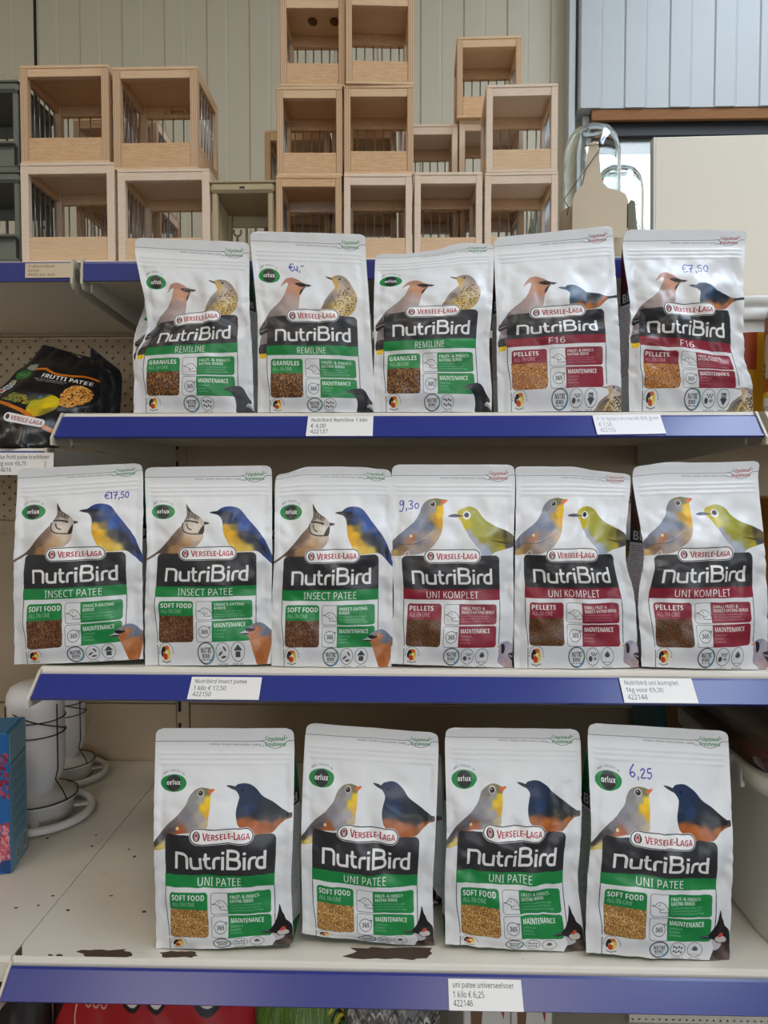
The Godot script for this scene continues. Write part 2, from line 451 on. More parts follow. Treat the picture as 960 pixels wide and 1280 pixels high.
	bl.reverse()
	var brow := []
	for i in fl.size():
		var u: float = us[i] * 12.0
		var k := mini(int(u), 11)
		var q: Vector3 = bl[k].lerp(bl[k + 1], u - k)
		brow.append(q)
	var bu := []
	for u in us:
		bu.append(Vector2(0.5, 0.2))
	obj("base_gusset", sheet([fl, brow], [bu, bu]), M.gusset_red if kind in ["f16", "komplet"] else M.gusset_green, t)
	return t

func belly(v: float) -> float:
	return sin(clampf((v - 0.10) / 0.48, 0.0, 1.0) * PI / 2)

func bump3(u: float, t: Array) -> float:
	var c := [0.0, float(t[0]), float(t[1]), float(t[2]), 0.0]
	var x := clampf(u, 0.0, 1.0) * 4.0
	var k := mini(int(x), 3)
	return lerpf(c[k], c[k + 1], smoothstep(0.0, 1.0, x - k))

func price_print(kind: String, notes: Array) -> StandardMaterial3D:
	var keep := im
	im = film_images[kind].duplicate()
	S = 1.6
	for q in notes:
		if q[0] == "sticker":
			fill(map_pts([q[1], q[2], q[1] + 88, q[2] + 4, q[1] + 84, q[2] + 72, q[1] - 2, q[2] + 66], [1, 0, 1, 0]), "e2e4e8")
			words("6,25", q[1] + 26, q[2] + 24, q[1] + 70, q[2] + 44, "b9bcc4")
		else:
			handwriting(q[0], q[1], q[2], q[3])
	var m := picture(ink_texture(), 0.34)
	im = keep
	return m

var film_images := {}

func build_pouches() -> void:
	var ks := kinds()
	for k in ks:
		pouch_print(ks[k])
		film_images[k] = im
		film_mats[k] = picture(ink_texture(), 0.34)
	M.gusset_green = picture(gusset_print("176b38", "3f8a58"), 0.4)
	M.gusset_red = picture(gusset_print("5e1524", "97404c"), 0.4)
	var g1 := "white feed pouches on the upper row"
	var g2 := "white feed pouches on the middle row"
	var g3 := "white feed pouches on the bottom row"
	# upper row
	pouch("white pouch with green band, waxwing and thrush, no price, next to black crinkled bag", "remiline",
		[[169.7, 296.8, 311.8, 302.6], [169, 315.5, 311.8, 323.6], [184.2, 405.6, 311.8, 391.4], [169.7, 445.3, 315, 439.8], [167.1, 494.7, 316.6, 495.7], [166.5, 521, 317.3, 521]], 1.067, Y_ROW1, 1, {"group": g1, "amp": 1.3})
	pouch("white pouch with waxwing and thrush, green band and handwritten price of 4 euros", "remiline",
		[[312.7, 289, 457.1, 292.9], [313.4, 307.4, 457.1, 313.9], [321.5, 396.2, 462.6, 396.2], [322.1, 443.7, 465.2, 445.7], [322.1, 497.3, 468.4, 498], [322.1, 521, 466.8, 521]], 1.067, Y_ROW1, 2, {"group": g1, "print": price_print("remiline", [["€4,-", 238, 212, 44]])})
	pouch("white pouch with waxwing and thrush, green band, top edge folded low at one side", "remiline",
		[[470.6, 317.8, 615, 303.3], [468.9, 326.7, 617.4, 315.4], [467.2, 393.4, 615, 386.6], [467.9, 439.2, 611.6, 434.7], [466.2, 492.4, 615, 493.1], [467.2, 519, 614.3, 519]], 1.067, Y_ROW1, 3, {"group": g1, "amp": 1.2, "top": [-3, -2, 3]})
	pouch("white pouch with maroon band, waxwing and blue flycatcher, without handwritten price", "f16",
		[[618.4, 297.2, 766.3, 281.7], [617.4, 314.4, 767, 302.3], [620.8, 395.2, 772.5, 385.9], [620.8, 435.4, 774.9, 427.1], [621.9, 489, 776.6, 482.8], [622.6, 519.6, 776.6, 518.2]], 1.067, Y_ROW1, 4, {"group": g1})
	pouch("crumpled white pouch with maroon band, waxwing, flycatcher and handwritten price 7,50", "f16",
		[[781.9, 286.6, 935, 288.1], [778.1, 308.4, 931.3, 306.9], [788.1, 385, 930.3, 389.7], [786.6, 430.3, 931.3, 442.8], [785.9, 485.6, 941.3, 485.6], [786.6, 518, 942.8, 518]], 1.067, Y_ROW1, 5, {"group": g1, "amp": 1.8, "print": price_print("f16", [["€7,50", 352, 236, 54]])})
	# middle row
	pouch("white pouch with crested tit and blue-and-yellow bird and handwritten price 17,50", "insect",
		[[22, 585.9, 176.5, 578.9], [22, 604.7, 178.9, 594], [16.6, 694.7, 178, 688.6], [16.6, 750.3, 178, 741.4], [17.7, 812.6, 178.6, 798.4], [17.7, 834.9, 178.6, 828.5]], 0.993, Y_MID, 11, {"group": g2, "print": price_print("insect", [["€17,50", 520, 196, 40]])})
	pouch("white pouch with crested tit and straight level top, between two like it", "insect",
		[[181.7, 584.2, 339.3, 581.7], [181.3, 603.6, 340, 601.9], [183.5, 692.5, 340, 689.4], [181.0, 745.7, 339.5, 743.2], [181.0, 803, 339.6, 797.7], [181.4, 832.8, 338.2, 831.4]], 0.993, Y_MID, 12, {"group": g2})
	pouch("white pouch with crested tit, next to the maroon-banded pouch priced 9,30", "insect",
		[[346.7, 592.3, 486.7, 586], [344, 604.3, 490, 601.7], [342.7, 696, 490.7, 692.7], [340, 750.7, 490.8, 748.3], [339.3, 807.7, 490.7, 807.3], [339.3, 831.7, 489.3, 833.3]], 0.993, Y_MID, 13, {"group": g2, "top": [7, 6, 4], "amp": 1.2})
	pouch("white pouch with maroon band, grey-and-yellow bird, white-eye and handwritten price 9,30", "komplet",
		[[490.7, 580.7, 642.7, 580.7], [489.3, 601.7, 644, 601.7], [489.3, 695, 641.7, 694], [492.3, 747.7, 642.3, 749.3], [488.8, 806.7, 641.2, 807.7], [487.8, 830.7, 640, 836]], 0.993, Y_MID, 14, {"group": g2, "print": price_print("komplet", [["9,3o", 46, 218, 54]])})
	pouch("white pouch with maroon band and white-eye, seam folded over the last letters", "komplet",
		[[643.5, 582.3, 788.2, 592.6], [645.1, 601.8, 788.3, 604.3], [644, 693.9, 782.1, 692.1], [643.4, 745.9, 793.3, 747.7], [642.6, 805.1, 797.1, 807.2], [643, 836.3, 799.4, 836.3]], 0.993, Y_MID, 15, {"group": g2, "amp": 1.5, "top": [2, 4, 1]})
	pouch("white pouch with maroon band and white-eye, sharp notched shoulder, beside yellow carton", "komplet",
		[[791.8, 582.5, 950.1, 575.9], [790.7, 602.3, 947.6, 597.2], [805.2, 694.6, 956.5, 689.3], [798.1, 747.7, 959.3, 745.2], [801.6, 809, 960, 805], [802.3, 838, 960, 841.6]], 0.993, Y_MID, 16, {"group": g2, "amp": 1.3, "top": [3, 1, 0]})
	# bottom row
	pouch("white pouch with blue-and-orange flycatcher, upright on bare board nearest the white bird drinkers", "patee",
		[[195.2, 910.5, 366.9, 910.5], [194.2, 935.1, 368, 935], [191.9, 1041.8, 366.2, 1040.6], [193.5, 1106, 363.9, 1103.4], [195, 1168.3, 366.2, 1164.8], [194.7, 1188.7, 365.7, 1183]], 0.928, Y_BOTTOM, 21, {"group": g3, "amp": 0.9})
	pouch("white pouch with blue-and-orange flycatcher, turned slightly, standing on a rust patch", "patee",
		[[383.9, 903.8, 547, 916.4], [381.1, 925.5, 548.2, 935.4], [376.5, 1035.2, 544.2, 1046.3], [377.1, 1096.2, 541, 1107.6], [378, 1157.9, 542.2, 1167.8], [377.1, 1173, 543, 1188.8]], 0.942, Y_BOTTOM, 22, {"group": g3})
	pouch("white pouch with blue-and-orange flycatcher and small price sticker by the bird", "patee",
		[[558.4, 909.8, 722.9, 911.5], [556.2, 928.1, 725.9, 931.6], [558.4, 1039.7, 726.8, 1038.4], [556.3, 1100, 722.6, 1102], [556.6, 1165.3, 730.2, 1171], [556.6, 1184, 730.2, 1193.9]], 0.936, Y_BOTTOM, 23, {"group": g3, "amp": 1.2, "print": price_print("patee", [["sticker", 612, 264, 0]])})
	pouch("white pouch with blue-and-orange flycatcher and handwritten price 6,25 beside the white bin", "patee",
		[[736, 904, 909.7, 914.1], [734.7, 926, 911, 936], [739, 1043.2, 916.3, 1052.8], [734.4, 1100.9, 915.4, 1111.4], [732.5, 1165.3, 912.8, 1175.3], [732.5, 1193.9, 912.8, 1203.9]], 0.924, Y_BOTTOM, 24, {"group": g3, "print": price_print("patee", [["6,25", 214, 218, 50]])})
	# a second rank behind, showing in the gaps
	pouch("partly hidden pouch with green edge behind the pouch next to black bag", "remiline",
		[[180, 374, 300, 374], [180, 384, 300, 384], [168, 420, 296, 420], [166, 450, 300, 445], [169, 494, 302, 494], [170, 519, 302, 519]], 1.16, Y_ROW1, 31, {"group": g1})
	pouch("partly hidden maroon-edged pouch behind the two pouches with maroon bands on the upper row", "f16",
		[[700, 374, 830, 374], [700, 384, 830, 384], [700, 420, 830, 420], [700, 450, 830, 450], [700, 490, 830, 490], [700, 518, 830, 518]], 1.165, Y_ROW1, 32, {"group": g1})
	pouch("partly hidden maroon-edged pouch behind the gap before the notched white pouch", "komplet",
		[[660, 612, 800, 612], [660, 630, 800, 630], [660, 700, 798, 700], [660, 745, 797, 745], [660, 795, 798, 795], [660, 815, 798, 815]], 1.085, Y_MID, 33, {"group": g2})
	pouch("partly hidden green-edged pouch behind the pouch standing on rust", "patee",
		[[408, 942, 552, 942], [408, 958, 552, 958], [408, 1040, 554, 1040], [408, 1090, 554, 1090], [408, 1128, 552, 1128], [408, 1144, 550, 1144]], 1.03, Y_BOTTOM, 34, {"group": g3})

# ---------------------------------------------------------------- nest boxes
func nest_box(label: String, xl: float, xr: float, ytop: float, d: float, floor_y: float, deep: float, tone: int, turn := 0.0, fixed_h := 0.0) -> float:
	var ym := ytop + 60.0
	var a := px(xl, ym, d)
	var b := px(xr, ym, d)
	var w := b.x - a.x
	var h := fixed_h if fixed_h > 0 else px((xl + xr) / 2, ytop, d).y - floor_y
	var t := thing("nest_box", label, "nest box", Vector3((a.x + b.x) / 2, floor_y, -d), "barred wooden nest boxes stacked on the top shelf")
	t.rotation.y = deg_to_rad(turn)
	var wd: Material = M.wood[tone % 3]
	var wd2: Material = M.wood[(tone + 1) % 3]
	var ply: Material = M.ply[tone % 2]
	var ps := 0.0115 if w > 0.12 else 0.0095
	var th := 0.0045
	var z0 := -deep
	block("top_board", Vector3(-w / 2, h - th, z0), Vector3(w / 2, h, 0), wd, t, 0.0006)
	block("bottom_board", Vector3(-w / 2, 0, z0), Vector3(w / 2, th, 0), wd, t, 0.0006)
	for s in [-1, 1]:
		block("post", Vector3(s * w / 2, th, -0.012), Vector3(s * (w / 2 - ps), h - th, -0.0004), ply if tone != 2 else wd, t, 0.0005)
		block("post", Vector3(s * w / 2, th, z0 + 0.0004), Vector3(s * (w / 2 - ps), h - th, z0 + 0.012), wd, t, 0.0005)
		block("side_rail", Vector3(s * w / 2, h - th - 0.013, z0 + 0.012), Vector3(s * (w / 2 - 0.008), h - th, -0.012), wd2, t, 0.0005)
		block("side_panel", Vector3(s * w / 2, th, z0 + 0.012), Vector3(s * (w / 2 - 0.006), h * 0.27, -0.012), wd2, t, 0.0005)
		for i in 6:
			var z := z0 + 0.012 + (deep - 0.024) * (i + 0.5) / 6.0
			obj("bar", bar_mesh(h - th - 0.013 - h * 0.27), M.steel, t, Vector3(s * (w / 2 - 0.004), h * 0.27, z))
	block("front_rail", Vector3(-w / 2 + ps, h - th - 0.012, -0.011), Vector3(w / 2 - ps, h - th, -0.001), wd, t, 0.0005)
	block("front_panel", Vector3(-w / 2 + ps, th, -0.009), Vector3(w / 2 - ps, h * 0.265, -0.0012), wd2, t, 0.0008)
	var back_rail := block("back_rail", Vector3(-w / 2 + ps, h - th - 0.017, z0 + 0.001), Vector3(w / 2 - ps, h - th, z0 + 0.011), wd2, t, 0.0005)
	block("back_panel", Vector3(-w / 2 + ps, th, z0 + 0.001), Vector3(w / 2 - ps, h * 0.22, z0 + 0.009), wd, t, 0.0005)
	for i in 6:
		var x := -w / 2 + ps + (w - 2 * ps) * (i + 0.5) / 6.0
		obj("bar", bar_mesh(h - th - 0.017 - h * 0.22), M.steel, t, Vector3(x, h * 0.22, z0 + 0.006))
	if label.contains("stamped"):
		var f := SystemFont.new()
		f.font_names = PackedStringArray(["Droid Sans"])
		var m := TextMesh.new()
		m.font = f
		m.text = "L. 9mm. D"
		m.font_size = 24
		m.pixel_size = 0.0004
		m.depth = 0.0003
		obj("stamp", m, mat("6a452c", 0.8), back_rail, Vector3(0, 0, 0.0052))
	if label.contains("knots"):
		for x in [-0.004, 0.03]:
			var k := obj("knot", lathe([0.0, -0.0003, 0.0075, -0.0003, 0.0075, 0.0003, 0.0, 0.0003], 14), M.knot, t, Vector3(x, h - th - 0.0003, z0 * 0.52))
			k.scale = Vector3(1.0, 1, 1.5)
	return floor_y + h

func bar_mesh(len_: float) -> ArrayMesh:
	var key := "bar %.4f" % len_
	if not box_cache.has(key):
		box_cache[key] = tube([Vector3.ZERO, Vector3(0, len_, 0)], 0.0011, 6)
	return box_cache[key]

func plastic_box(label: String, xl: float, xr: float, ytop: float, d: float, floor_y: float, deep: float, m: Material) -> float:
	var a := px(xl, ytop, d)
	var b := px(xr, ytop, d)
	var w := b.x - a.x
	var h := a.y - floor_y
	var t := thing("plastic_nest_box", label, "nest box", Vector3((a.x + b.x) / 2, floor_y, -d), "moulded plastic nest boxes on the top shelf")
	block("lid", Vector3(-w / 2, h - 0.017, -deep), Vector3(w / 2, h - 0.002, 0), m, t, 0.004)
	block("lid_ridge", Vector3(-w / 2 - 0.0012, h - 0.0035, -deep - 0.001), Vector3(w / 2 + 0.0012, h, 0.0012), m, t, 0.0012)
	block("lid_mark", Vector3(-0.004, h - 0.0115, -0.0003), Vector3(0.004, h - 0.009, 0.0004), M.dark, t, 0.0001)
	block("tray", Vector3(-w / 2 + 0.003, 0, -deep + 0.003), Vector3(w / 2 - 0.003, 0.006, -0.003), m, t)
	var lip: float = 0.10 if label.contains("khaki") else 0.28
	block("front_panel", Vector3(-w / 2 + 0.003, 0.006, -0.007), Vector3(w / 2 - 0.003, h * lip, -0.003), m, t, 0.001)
	if lip > 0.2:
		block("perch_ledge", Vector3(-w / 2 + 0.006, h * 0.28, -0.008), Vector3(w / 2 - 0.006, h * 0.28 + 0.004, 0.006), m, t, 0.001)
	for s in [-1, 1]:
		for z in [-0.003, -deep + 0.014]:
			block("post", Vector3(s * (w / 2 - 0.002), 0.006, z - 0.010), Vector3(s * (w / 2 - 0.011), h - 0.017, z), m, t, 0.002)
		for i in 7:
			block("bar", Vector3(s * (w / 2 - 0.004), 0.006, -0.02 - i * (deep - 0.036) / 7.0 - 0.004), Vector3(s * (w / 2 - 0.007), h - 0.017, -0.02 - i * (deep - 0.036) / 7.0), m, t, 0.0008)
	block("back_rail", Vector3(-w / 2 + 0.011, h - 0.036, -deep + 0.004), Vector3(w / 2 - 0.011, h - 0.017, -deep + 0.008), m, t, 0.001)
	var n := 5
	for i in n:
		var x := -w / 2 + 0.011 + (w - 0.022) * (i + 0.5) / n
		if i == 0 or i == n - 1:
			var ringp := []
			for k in 14:
				var an := -PI * 1.15 + k * PI * 1.3 / 13.0
				ringp.append(Vector3(x + cos(an) * 0.006, h - 0.042 + sin(an) * 0.007, -deep + 0.006))
			obj("fork", tube(ringp, 0.0018, 6), m, t)
			block("bar", Vector3(x - 0.0018, 0.006, -deep + 0.004), Vector3(x + 0.0018, h - 0.048, -deep + 0.008), m, t, 0.0006)
		else:
			block("bar", Vector3(x - 0.0018, 0.006, -deep + 0.004), Vector3(x + 0.0018, h - 0.036, -deep + 0.008), m, t, 0.0006)
	return floor_y + h

func build_boxes() -> void:
	var s := Y_TOP
	# two wide boxes with two more on top
	var y1 := nest_box("wide wooden nest box above the buff ticket, under another wide box", 26, 143, 203, 1.150, s, 0.125, 2)
	nest_box("wide wooden nest box with ply edges standing on the box above the buff ticket", 25, 136, 81, 1.152, y1, 0.125, 0)
	var y2 := nest_box("wide wooden nest box between buff ticket box and khaki plastic box", 147, 262, 211, 1.150, s, 0.125, 2)
	nest_box("wide wooden nest box with stamped back rail, open side facing the bare wall", 141, 247, 83, 1.152, y2, 0.125, 0)
	var y3 := nest_box("wide wooden nest box hidden behind the lower wide boxes", 96, 200, 250, 1.30, s, 0.12, 1, 0, 0.150)
	nest_box("wide wooden nest box standing behind the upper wide boxes", 92, 196, 147, 1.30, y3, 0.12, 1)
	# tall middle stack
	var b1 := nest_box("narrow wooden nest box at the foot of tall stack beside the khaki plastic box", 345, 427, 219, 1.150, s, 0.105, 1, 1.5)
	var b2 := nest_box("narrow wooden nest box halfway up the tall stack, over the ply-edged foot box", 346, 428, 108, 1.152, b1, 0.105, 0, 1.5)
	nest_box("topmost narrow wooden nest box with dark knots in its ceiling", 350, 431, -6, 1.152, b2, 0.105, 0, 2.0, b2 - b1)
	var b3 := nest_box("pale narrow wooden nest box at the foot of the tall stack, beside a like one", 430, 515, 217, 1.150, s, 0.105, 2, 1.5)
	var b4 := nest_box("narrow wooden nest box in the tall stack, above the pale foot box", 430, 517, 106, 1.152, b3, 0.105, 0, 1.5)
	nest_box("topmost narrow wooden nest box, open side facing the lone high box", 432, 518, -8, 1.150, b4, 0.105, 0, 4.0, b4 - b3)
	# lower pale boxes to the right
	nest_box("pale narrow wooden nest box with nothing on it", 518, 603, 215, 1.152, s, 0.105, 2, 1.0)
	var c2 := nest_box("pale narrow wooden nest box carrying another pale one, beside the feeders", 606, 697, 215, 1.150, s, 0.105, 2, -1.0)
	nest_box("pale narrow wooden nest box stacked on another, nearest the glass feeders", 608, 697, 105, 1.150, c2, 0.105, 2, -1.0)
	# back row
	var e1 := nest_box("narrow wooden nest box behind the tall stack, on the board", 331, 412, 262, 1.285, s, 0.10, 1, 0, 0.130)
	nest_box("narrow wooden nest box peeping out behind the tall stack", 331, 412, 162, 1.285, e1, 0.10, 0)
	var e5 := nest_box("narrow wooden nest box behind the pale foot box of the tall stack", 415, 495, 262, 1.285, s, 0.10, 1, 0, 0.130)
	nest_box("narrow wooden nest box behind the upper boxes of the tall stack", 415, 495, 160, 1.285, e5, 0.10, 1)
	var e2 := nest_box("narrow wooden nest box hidden behind the one with nothing on it", 498, 573, 256, 1.275, s, 0.10, 1, 0, 0.130)
	nest_box("pale narrow wooden nest box in the second rank beside the tall stack", 498, 572, 155, 1.275, e2, 0.10, 2)
	var e3 := nest_box("narrow wooden nest box at the foot of the second-rank stack", 575, 655, 252, 1.272, s, 0.10, 1, 0, 0.132)
	var e4 := nest_box("narrow wooden nest box in the second rank under the lone high box", 574, 654, 150, 1.272, e3, 0.10, 2)
	nest_box("lone high wooden nest box with a cracked ceiling", 571, 652, 45, 1.262, e4, 0.10, 0, -1.0)
	# moulded plastic boxes
	plastic_box("khaki plastic nest box with forked bars between wooden boxes", 262, 343, 226, 1.150, s, 0.11, M.khaki_plastic)
	var p := plastic_box("grey-green plastic nest box on the board beside the wide wooden boxes", -74, 24, 214, 1.150, s, 0.12, M.grey_plastic)
	plastic_box("grey-green plastic nest box stacked on another of its kind", -74, 22, 101, 1.150, p + 0.0005, 0.12, M.grey_plastic)

# ---------------------------------------------------------------- glass feeders and the board in the window
func feeder(label: String, x: float, z: float, turn: float, scale_ := 1.0, front := true) -> void:
	var t := thing("glass_feeder", label, "bird feeder", Vector3(x, Y_TOP, z), "glass bird feeders by the window")
	t.rotation.y = turn
	t.scale = Vector3.ONE * scale_
	var prof := [0.0, 0.052, 0.028, 0.052, 0.034, 0.056, 0.036, 0.07, 0.044, 0.082, 0.0460, 0.095, 0.0462, 0.205, 0.0450, 0.222, 0.0400, 0.240, 0.0310, 0.252, 0.0200, 0.2575, 0.010, 0.2575, 0.0, 0.2560]
	var inner := [0.0, 0.2530, 0.010, 0.2540, 0.0195, 0.2542, 0.0295, 0.249, 0.0378, 0.2380, 0.0425, 0.2215, 0.0435, 0.205, 0.0433, 0.096, 0.0415, 0.085, 0.033, 0.072, 0.031, 0.058, 0.026, 0.055, 0.0, 0.055]
	obj("glass_jar", lathe(prof + inner, 44), M.jar, t)
	obj("dish", lathe([0.0, 0.0, 0.046, 0.0, 0.050, 0.004, 0.050, 0.034, 0.046, 0.036, 0.046, 0.008, 0.0, 0.008], 40), M.beige_plastic, t)
	# curved holder round the front of the jar with a tall neck
	var cup := obj("holder", lathe([0.0505, 0.030, 0.0535, 0.030, 0.0535, 0.118, 0.0505, 0.118, 0.0505, 0.030], 26, PI), M.beige_plastic, t)
	cup.rotation.y = 0.0 if front else PI
	cup.rotation.y += PI
	var neck := PackedVector2Array([Vector2(-0.044, 0.06), Vector2(0.044, 0.06), Vector2(0.044, 0.118), Vector2(0.040, 0.128), Vector2(0.030, 0.134), Vector2(0.012, 0.138), Vector2(0.004, 0.146), Vector2(0.0, 0.162), Vector2(-0.004, 0.206), Vector2(-0.010, 0.212), Vector2(-0.018, 0.208), Vector2(-0.024, 0.16), Vector2(-0.028, 0.144), Vector2(-0.040, 0.130), Vector2(-0.044, 0.12)])
	obj("neck_plate", extrude(neck, 0.003), M.beige_plastic, t, Vector3(0, 0, 0.0555 if front else -0.0555))
	if front and scale_ == 1.0:
		block("slot", Vector3(0.0425, 0.075, 0.0562), Vector3(0.0443, 0.112, 0.0575), M.dark, t, 0.0003)
	obj("wire", tube([Vector3(-0.002, 0.198, 0.060), Vector3(-0.036, 0.150, 0.060), Vector3(-0.058, 0.120, 0.058), Vector3(-0.050, 0.108, 0.056), Vector3(-0.052, 0.096, 0.056)], 0.0007, 5), M.wire, t)
	obj("wire", tube([Vector3(-0.026, 0.203, 0.060), Vector3(-0.004, 0.205, 0.060), Vector3(0.006, 0.219, 0.057)], 0.0006, 5), M.wire, t)

func build_feeders() -> void:
	feeder("glass feeder with beige necked holder facing the room, the tall front one", 0.311, -1.30, 0.0)
	feeder("lower glass feeder standing behind the tall one, next to the cream board", 0.392, -1.43, 2.6, 0.94)
	feeder("glass feeder mostly hidden by the pale nest boxes", 0.228, -1.42, 3.0, 0.94)
	# the cream board standing in front of the window
	var a := px(824, 168, 1.46)
	var t := thing("cream_board", "cream painted board standing on edge in front of the window", "board", Vector3(a.x + 0.36, Y_ROW1, -1.47))
	var h := a.y - Y_ROW1
	t.rotation.z = 0.012
	block("panel", Vector3(-0.36, 0.006, -0.009), Vector3(0.36, h, 0.009), M.cream, t, 0.0015)
	block("edge_strip", Vector3(-0.364, 0.006, -0.010), Vector3(-0.360, h, 0.010), M.white_plastic, t, 0.001)

# ---------------------------------------------------------------- goods on the left
func carton(called: String, label: String, at: Vector3, size: Vector3, turn: float, front: Texture2D, side: Texture2D, edge) -> Node3D:
	var t := thing(called, label, "carton", at)
	t.rotation.y = turn
	var body := box(size - Vector3.ONE * 0.001, 0.0012)
	obj("body", body, mat(edge, 0.45), t, Vector3(0, size.y / 2, 0))
	if front:
		obj("front_print", card(size.x - 0.003, size.y - 0.003, 0.0004), picture(front, 0.4), t, Vector3(0, size.y / 2, size.z / 2))
	if side:
		var s := obj("side_print", card(size.z - 0.003, size.y - 0.003, 0.0004), picture(side, 0.4), t, Vector3(size.x / 2, size.y / 2, 0))
		s.rotation.y = PI / 2
	return t

func drinker(label: String, x: float, z: float, sc: float) -> void:
	var t := thing("bird_drinker", label, "drinker", Vector3(x, Y_BOTTOM, z), "white bird drinkers on the bottom board")
	t.scale = Vector3.ONE * sc
	obj("bottle", lathe([0.0, 0.03, 0.030, 0.03, 0.030, 0.052, 0.034, 0.060, 0.040, 0.068, 0.046, 0.085, 0.0475, 0.10, 0.0475, 0.205, 0.046, 0.220, 0.040, 0.232, 0.028, 0.238, 0.0, 0.239], 44), M.milk, t)
	obj("dish", lathe([0.0, 0.004, 0.058, 0.004, 0.060, 0.006, 0.060, 0.030, 0.066, 0.034, 0.067, 0.037, 0.060, 0.040, 0.040, 0.046, 0.034, 0.050, 0.0, 0.050], 48), M.white_plastic, t)
	var ringp := []
	for k in 40:
		ringp.append(Vector3(cos(TAU * k / 40) * 0.090, 0.010, sin(TAU * k / 40) * 0.090))
	obj("perch_ring", tube(ringp, 0.007, 10, true), M.white_plastic, t)
	for k in 4:
		var a := TAU * k / 4 + 0.4
		var b := obj("spoke", box(Vector3(0.032, 0.005, 0.012), 0.001), M.white_plastic, t, Vector3(cos(a) * 0.071, 0.011, -sin(a) * 0.071))
		b.rotation.y = a
	for y in [0.152, 0.178]:
		var w := []
		for k in 30:
			w.append(Vector3(cos(TAU * k / 30) * 0.0488, y, sin(TAU * k / 30) * 0.0488))
		obj("wire_hoop", tube(w, 0.0011, 5, true), M.wire, t)
	var rim := []
	for k in 36:
		rim.append(Vector3(cos(TAU * k / 36) * 0.0675, 0.040, sin(TAU * k / 36) * 0.0675))
	obj("wire_hoop", tube(rim, 0.0012, 5, true), M.wire, t)
	for a in [-0.35, 2.0, -2.4]:
		var d := Vector3(cos(a), 0, -sin(a))
		obj("wire_leg", tube([d * 0.0490 + Vector3(0, 0.205, 0), d * 0.0490 + Vector3(0, 0.092, 0), d * 0.043 + Vector3(0, 0.072, 0), d * 0.060 + Vector3(0, 0.054, 0), d * 0.0675 + Vector3(0, 0.041, 0)], 0.0012, 5), M.wire, t)
	var cross := []
	for k in 12:
		var a := 1.9 - k * 0.22
		cross.append(Vector3(cos(a) * 0.0495, 0.195 - k * 0.0042, sin(a) * 0.0495))
	obj("wire_tie", tube(cross, 0.0011, 5), M.wire, t)

func black_bag_print() -> ImageTexture:
	rng.seed = 21
	canvas(600, 760, 2.0, "141315")
	# orange arcs, title, food heap, yellow bird, ticks of colour
	curve([150, 190, 250, 170, 330, 200, 420, 196, 520, 176, 590, 190], 20, "c8701e")
	words("FRUTTI PATEE", 250, 214, 560, 252, "ecebe8", true, 0.02, 0.12)
	micro(210, 420, 268, 8, "b8b4ac")
	micro(230, 400, 284, 8, "8e8a82")
	fill(smooth(V([60, 150, 140, 140, 165, 190, 120, 200, 70, 185])), "8f9a92")
	oval(90, 255, 66, 50, "2d7a35")
	oval(90, 255, 58, 43, "1f5f2a")
	micro(50, 130, 240, 9, "7ab070")
	micro(50, 130, 258, 9, "7ab070")
	for q in [[60, 340, "6f9a4a"], [55, 392, "4c7fae"], [50, 444, "a84436"]]:
		round_rect(q[0] - 26, q[1] - 22, q[0] + 30, q[1] + 22, [4, 4, 4, 4], "d8d4cc")
		oval(q[0], q[1], 20, 15, q[2])
	words("1 kg", 40, 480, 92, 500, "e8e6e0", true)
	for i in 900:
		var a := rng.randf() * TAU
		var r := sqrt(rng.randf())
		var p := Vector2(500 + cos(a) * r * 75, 380 + sin(a) * r * 105)
		oval(p.x, p.y, 5, 3.4, ["d88a30", "e8a848", "b86820", "f0c070"][i % 4], rng.randf() * 3)
	for i in 260:
		var p := Vector2(rng.randf_range(150, 340), rng.randf_range(440, 520))
		oval(p.x, p.y, 8, 3, ["5a8a30", "86a83c", "a85a2a", "c8b048"][i % 4], rng.randf() * 3)
	bird([230, 420, 300, 410, 360, 400, 420, 420, 470, 470, 480, 530, 450, 580, 400, 590, 350, 560, 330, 500, 290, 470],
		[260, 430, "2a2c3a", 330, 420, "3a4048", 400, 440, "d8c020", 430, 500, "e8c818", 400, 560, "c8a818", 460, 540, "8a7a20", 360, 500, "c0b028", 300, 450, "4a4a3a"], [1, 0, 1, 0], 0.7, 300, 14, 0.1)
	oval(335, 440, 10, 12, "4a90b0")
	curve([0, 560, 120, 548, 260, 556, 400, 590, 520, 640, 600, 660], 22, "c8701e")
	round_rect(250, 596, 500, 640, [22, 22, 22, 22], "e6e2de")
	words("VERSELE-LAGA", 290, 608, 490, 630, "8a3a40", true)
	oval(270, 618, 11, 13, "4a3a3a")
	return ink_texture()

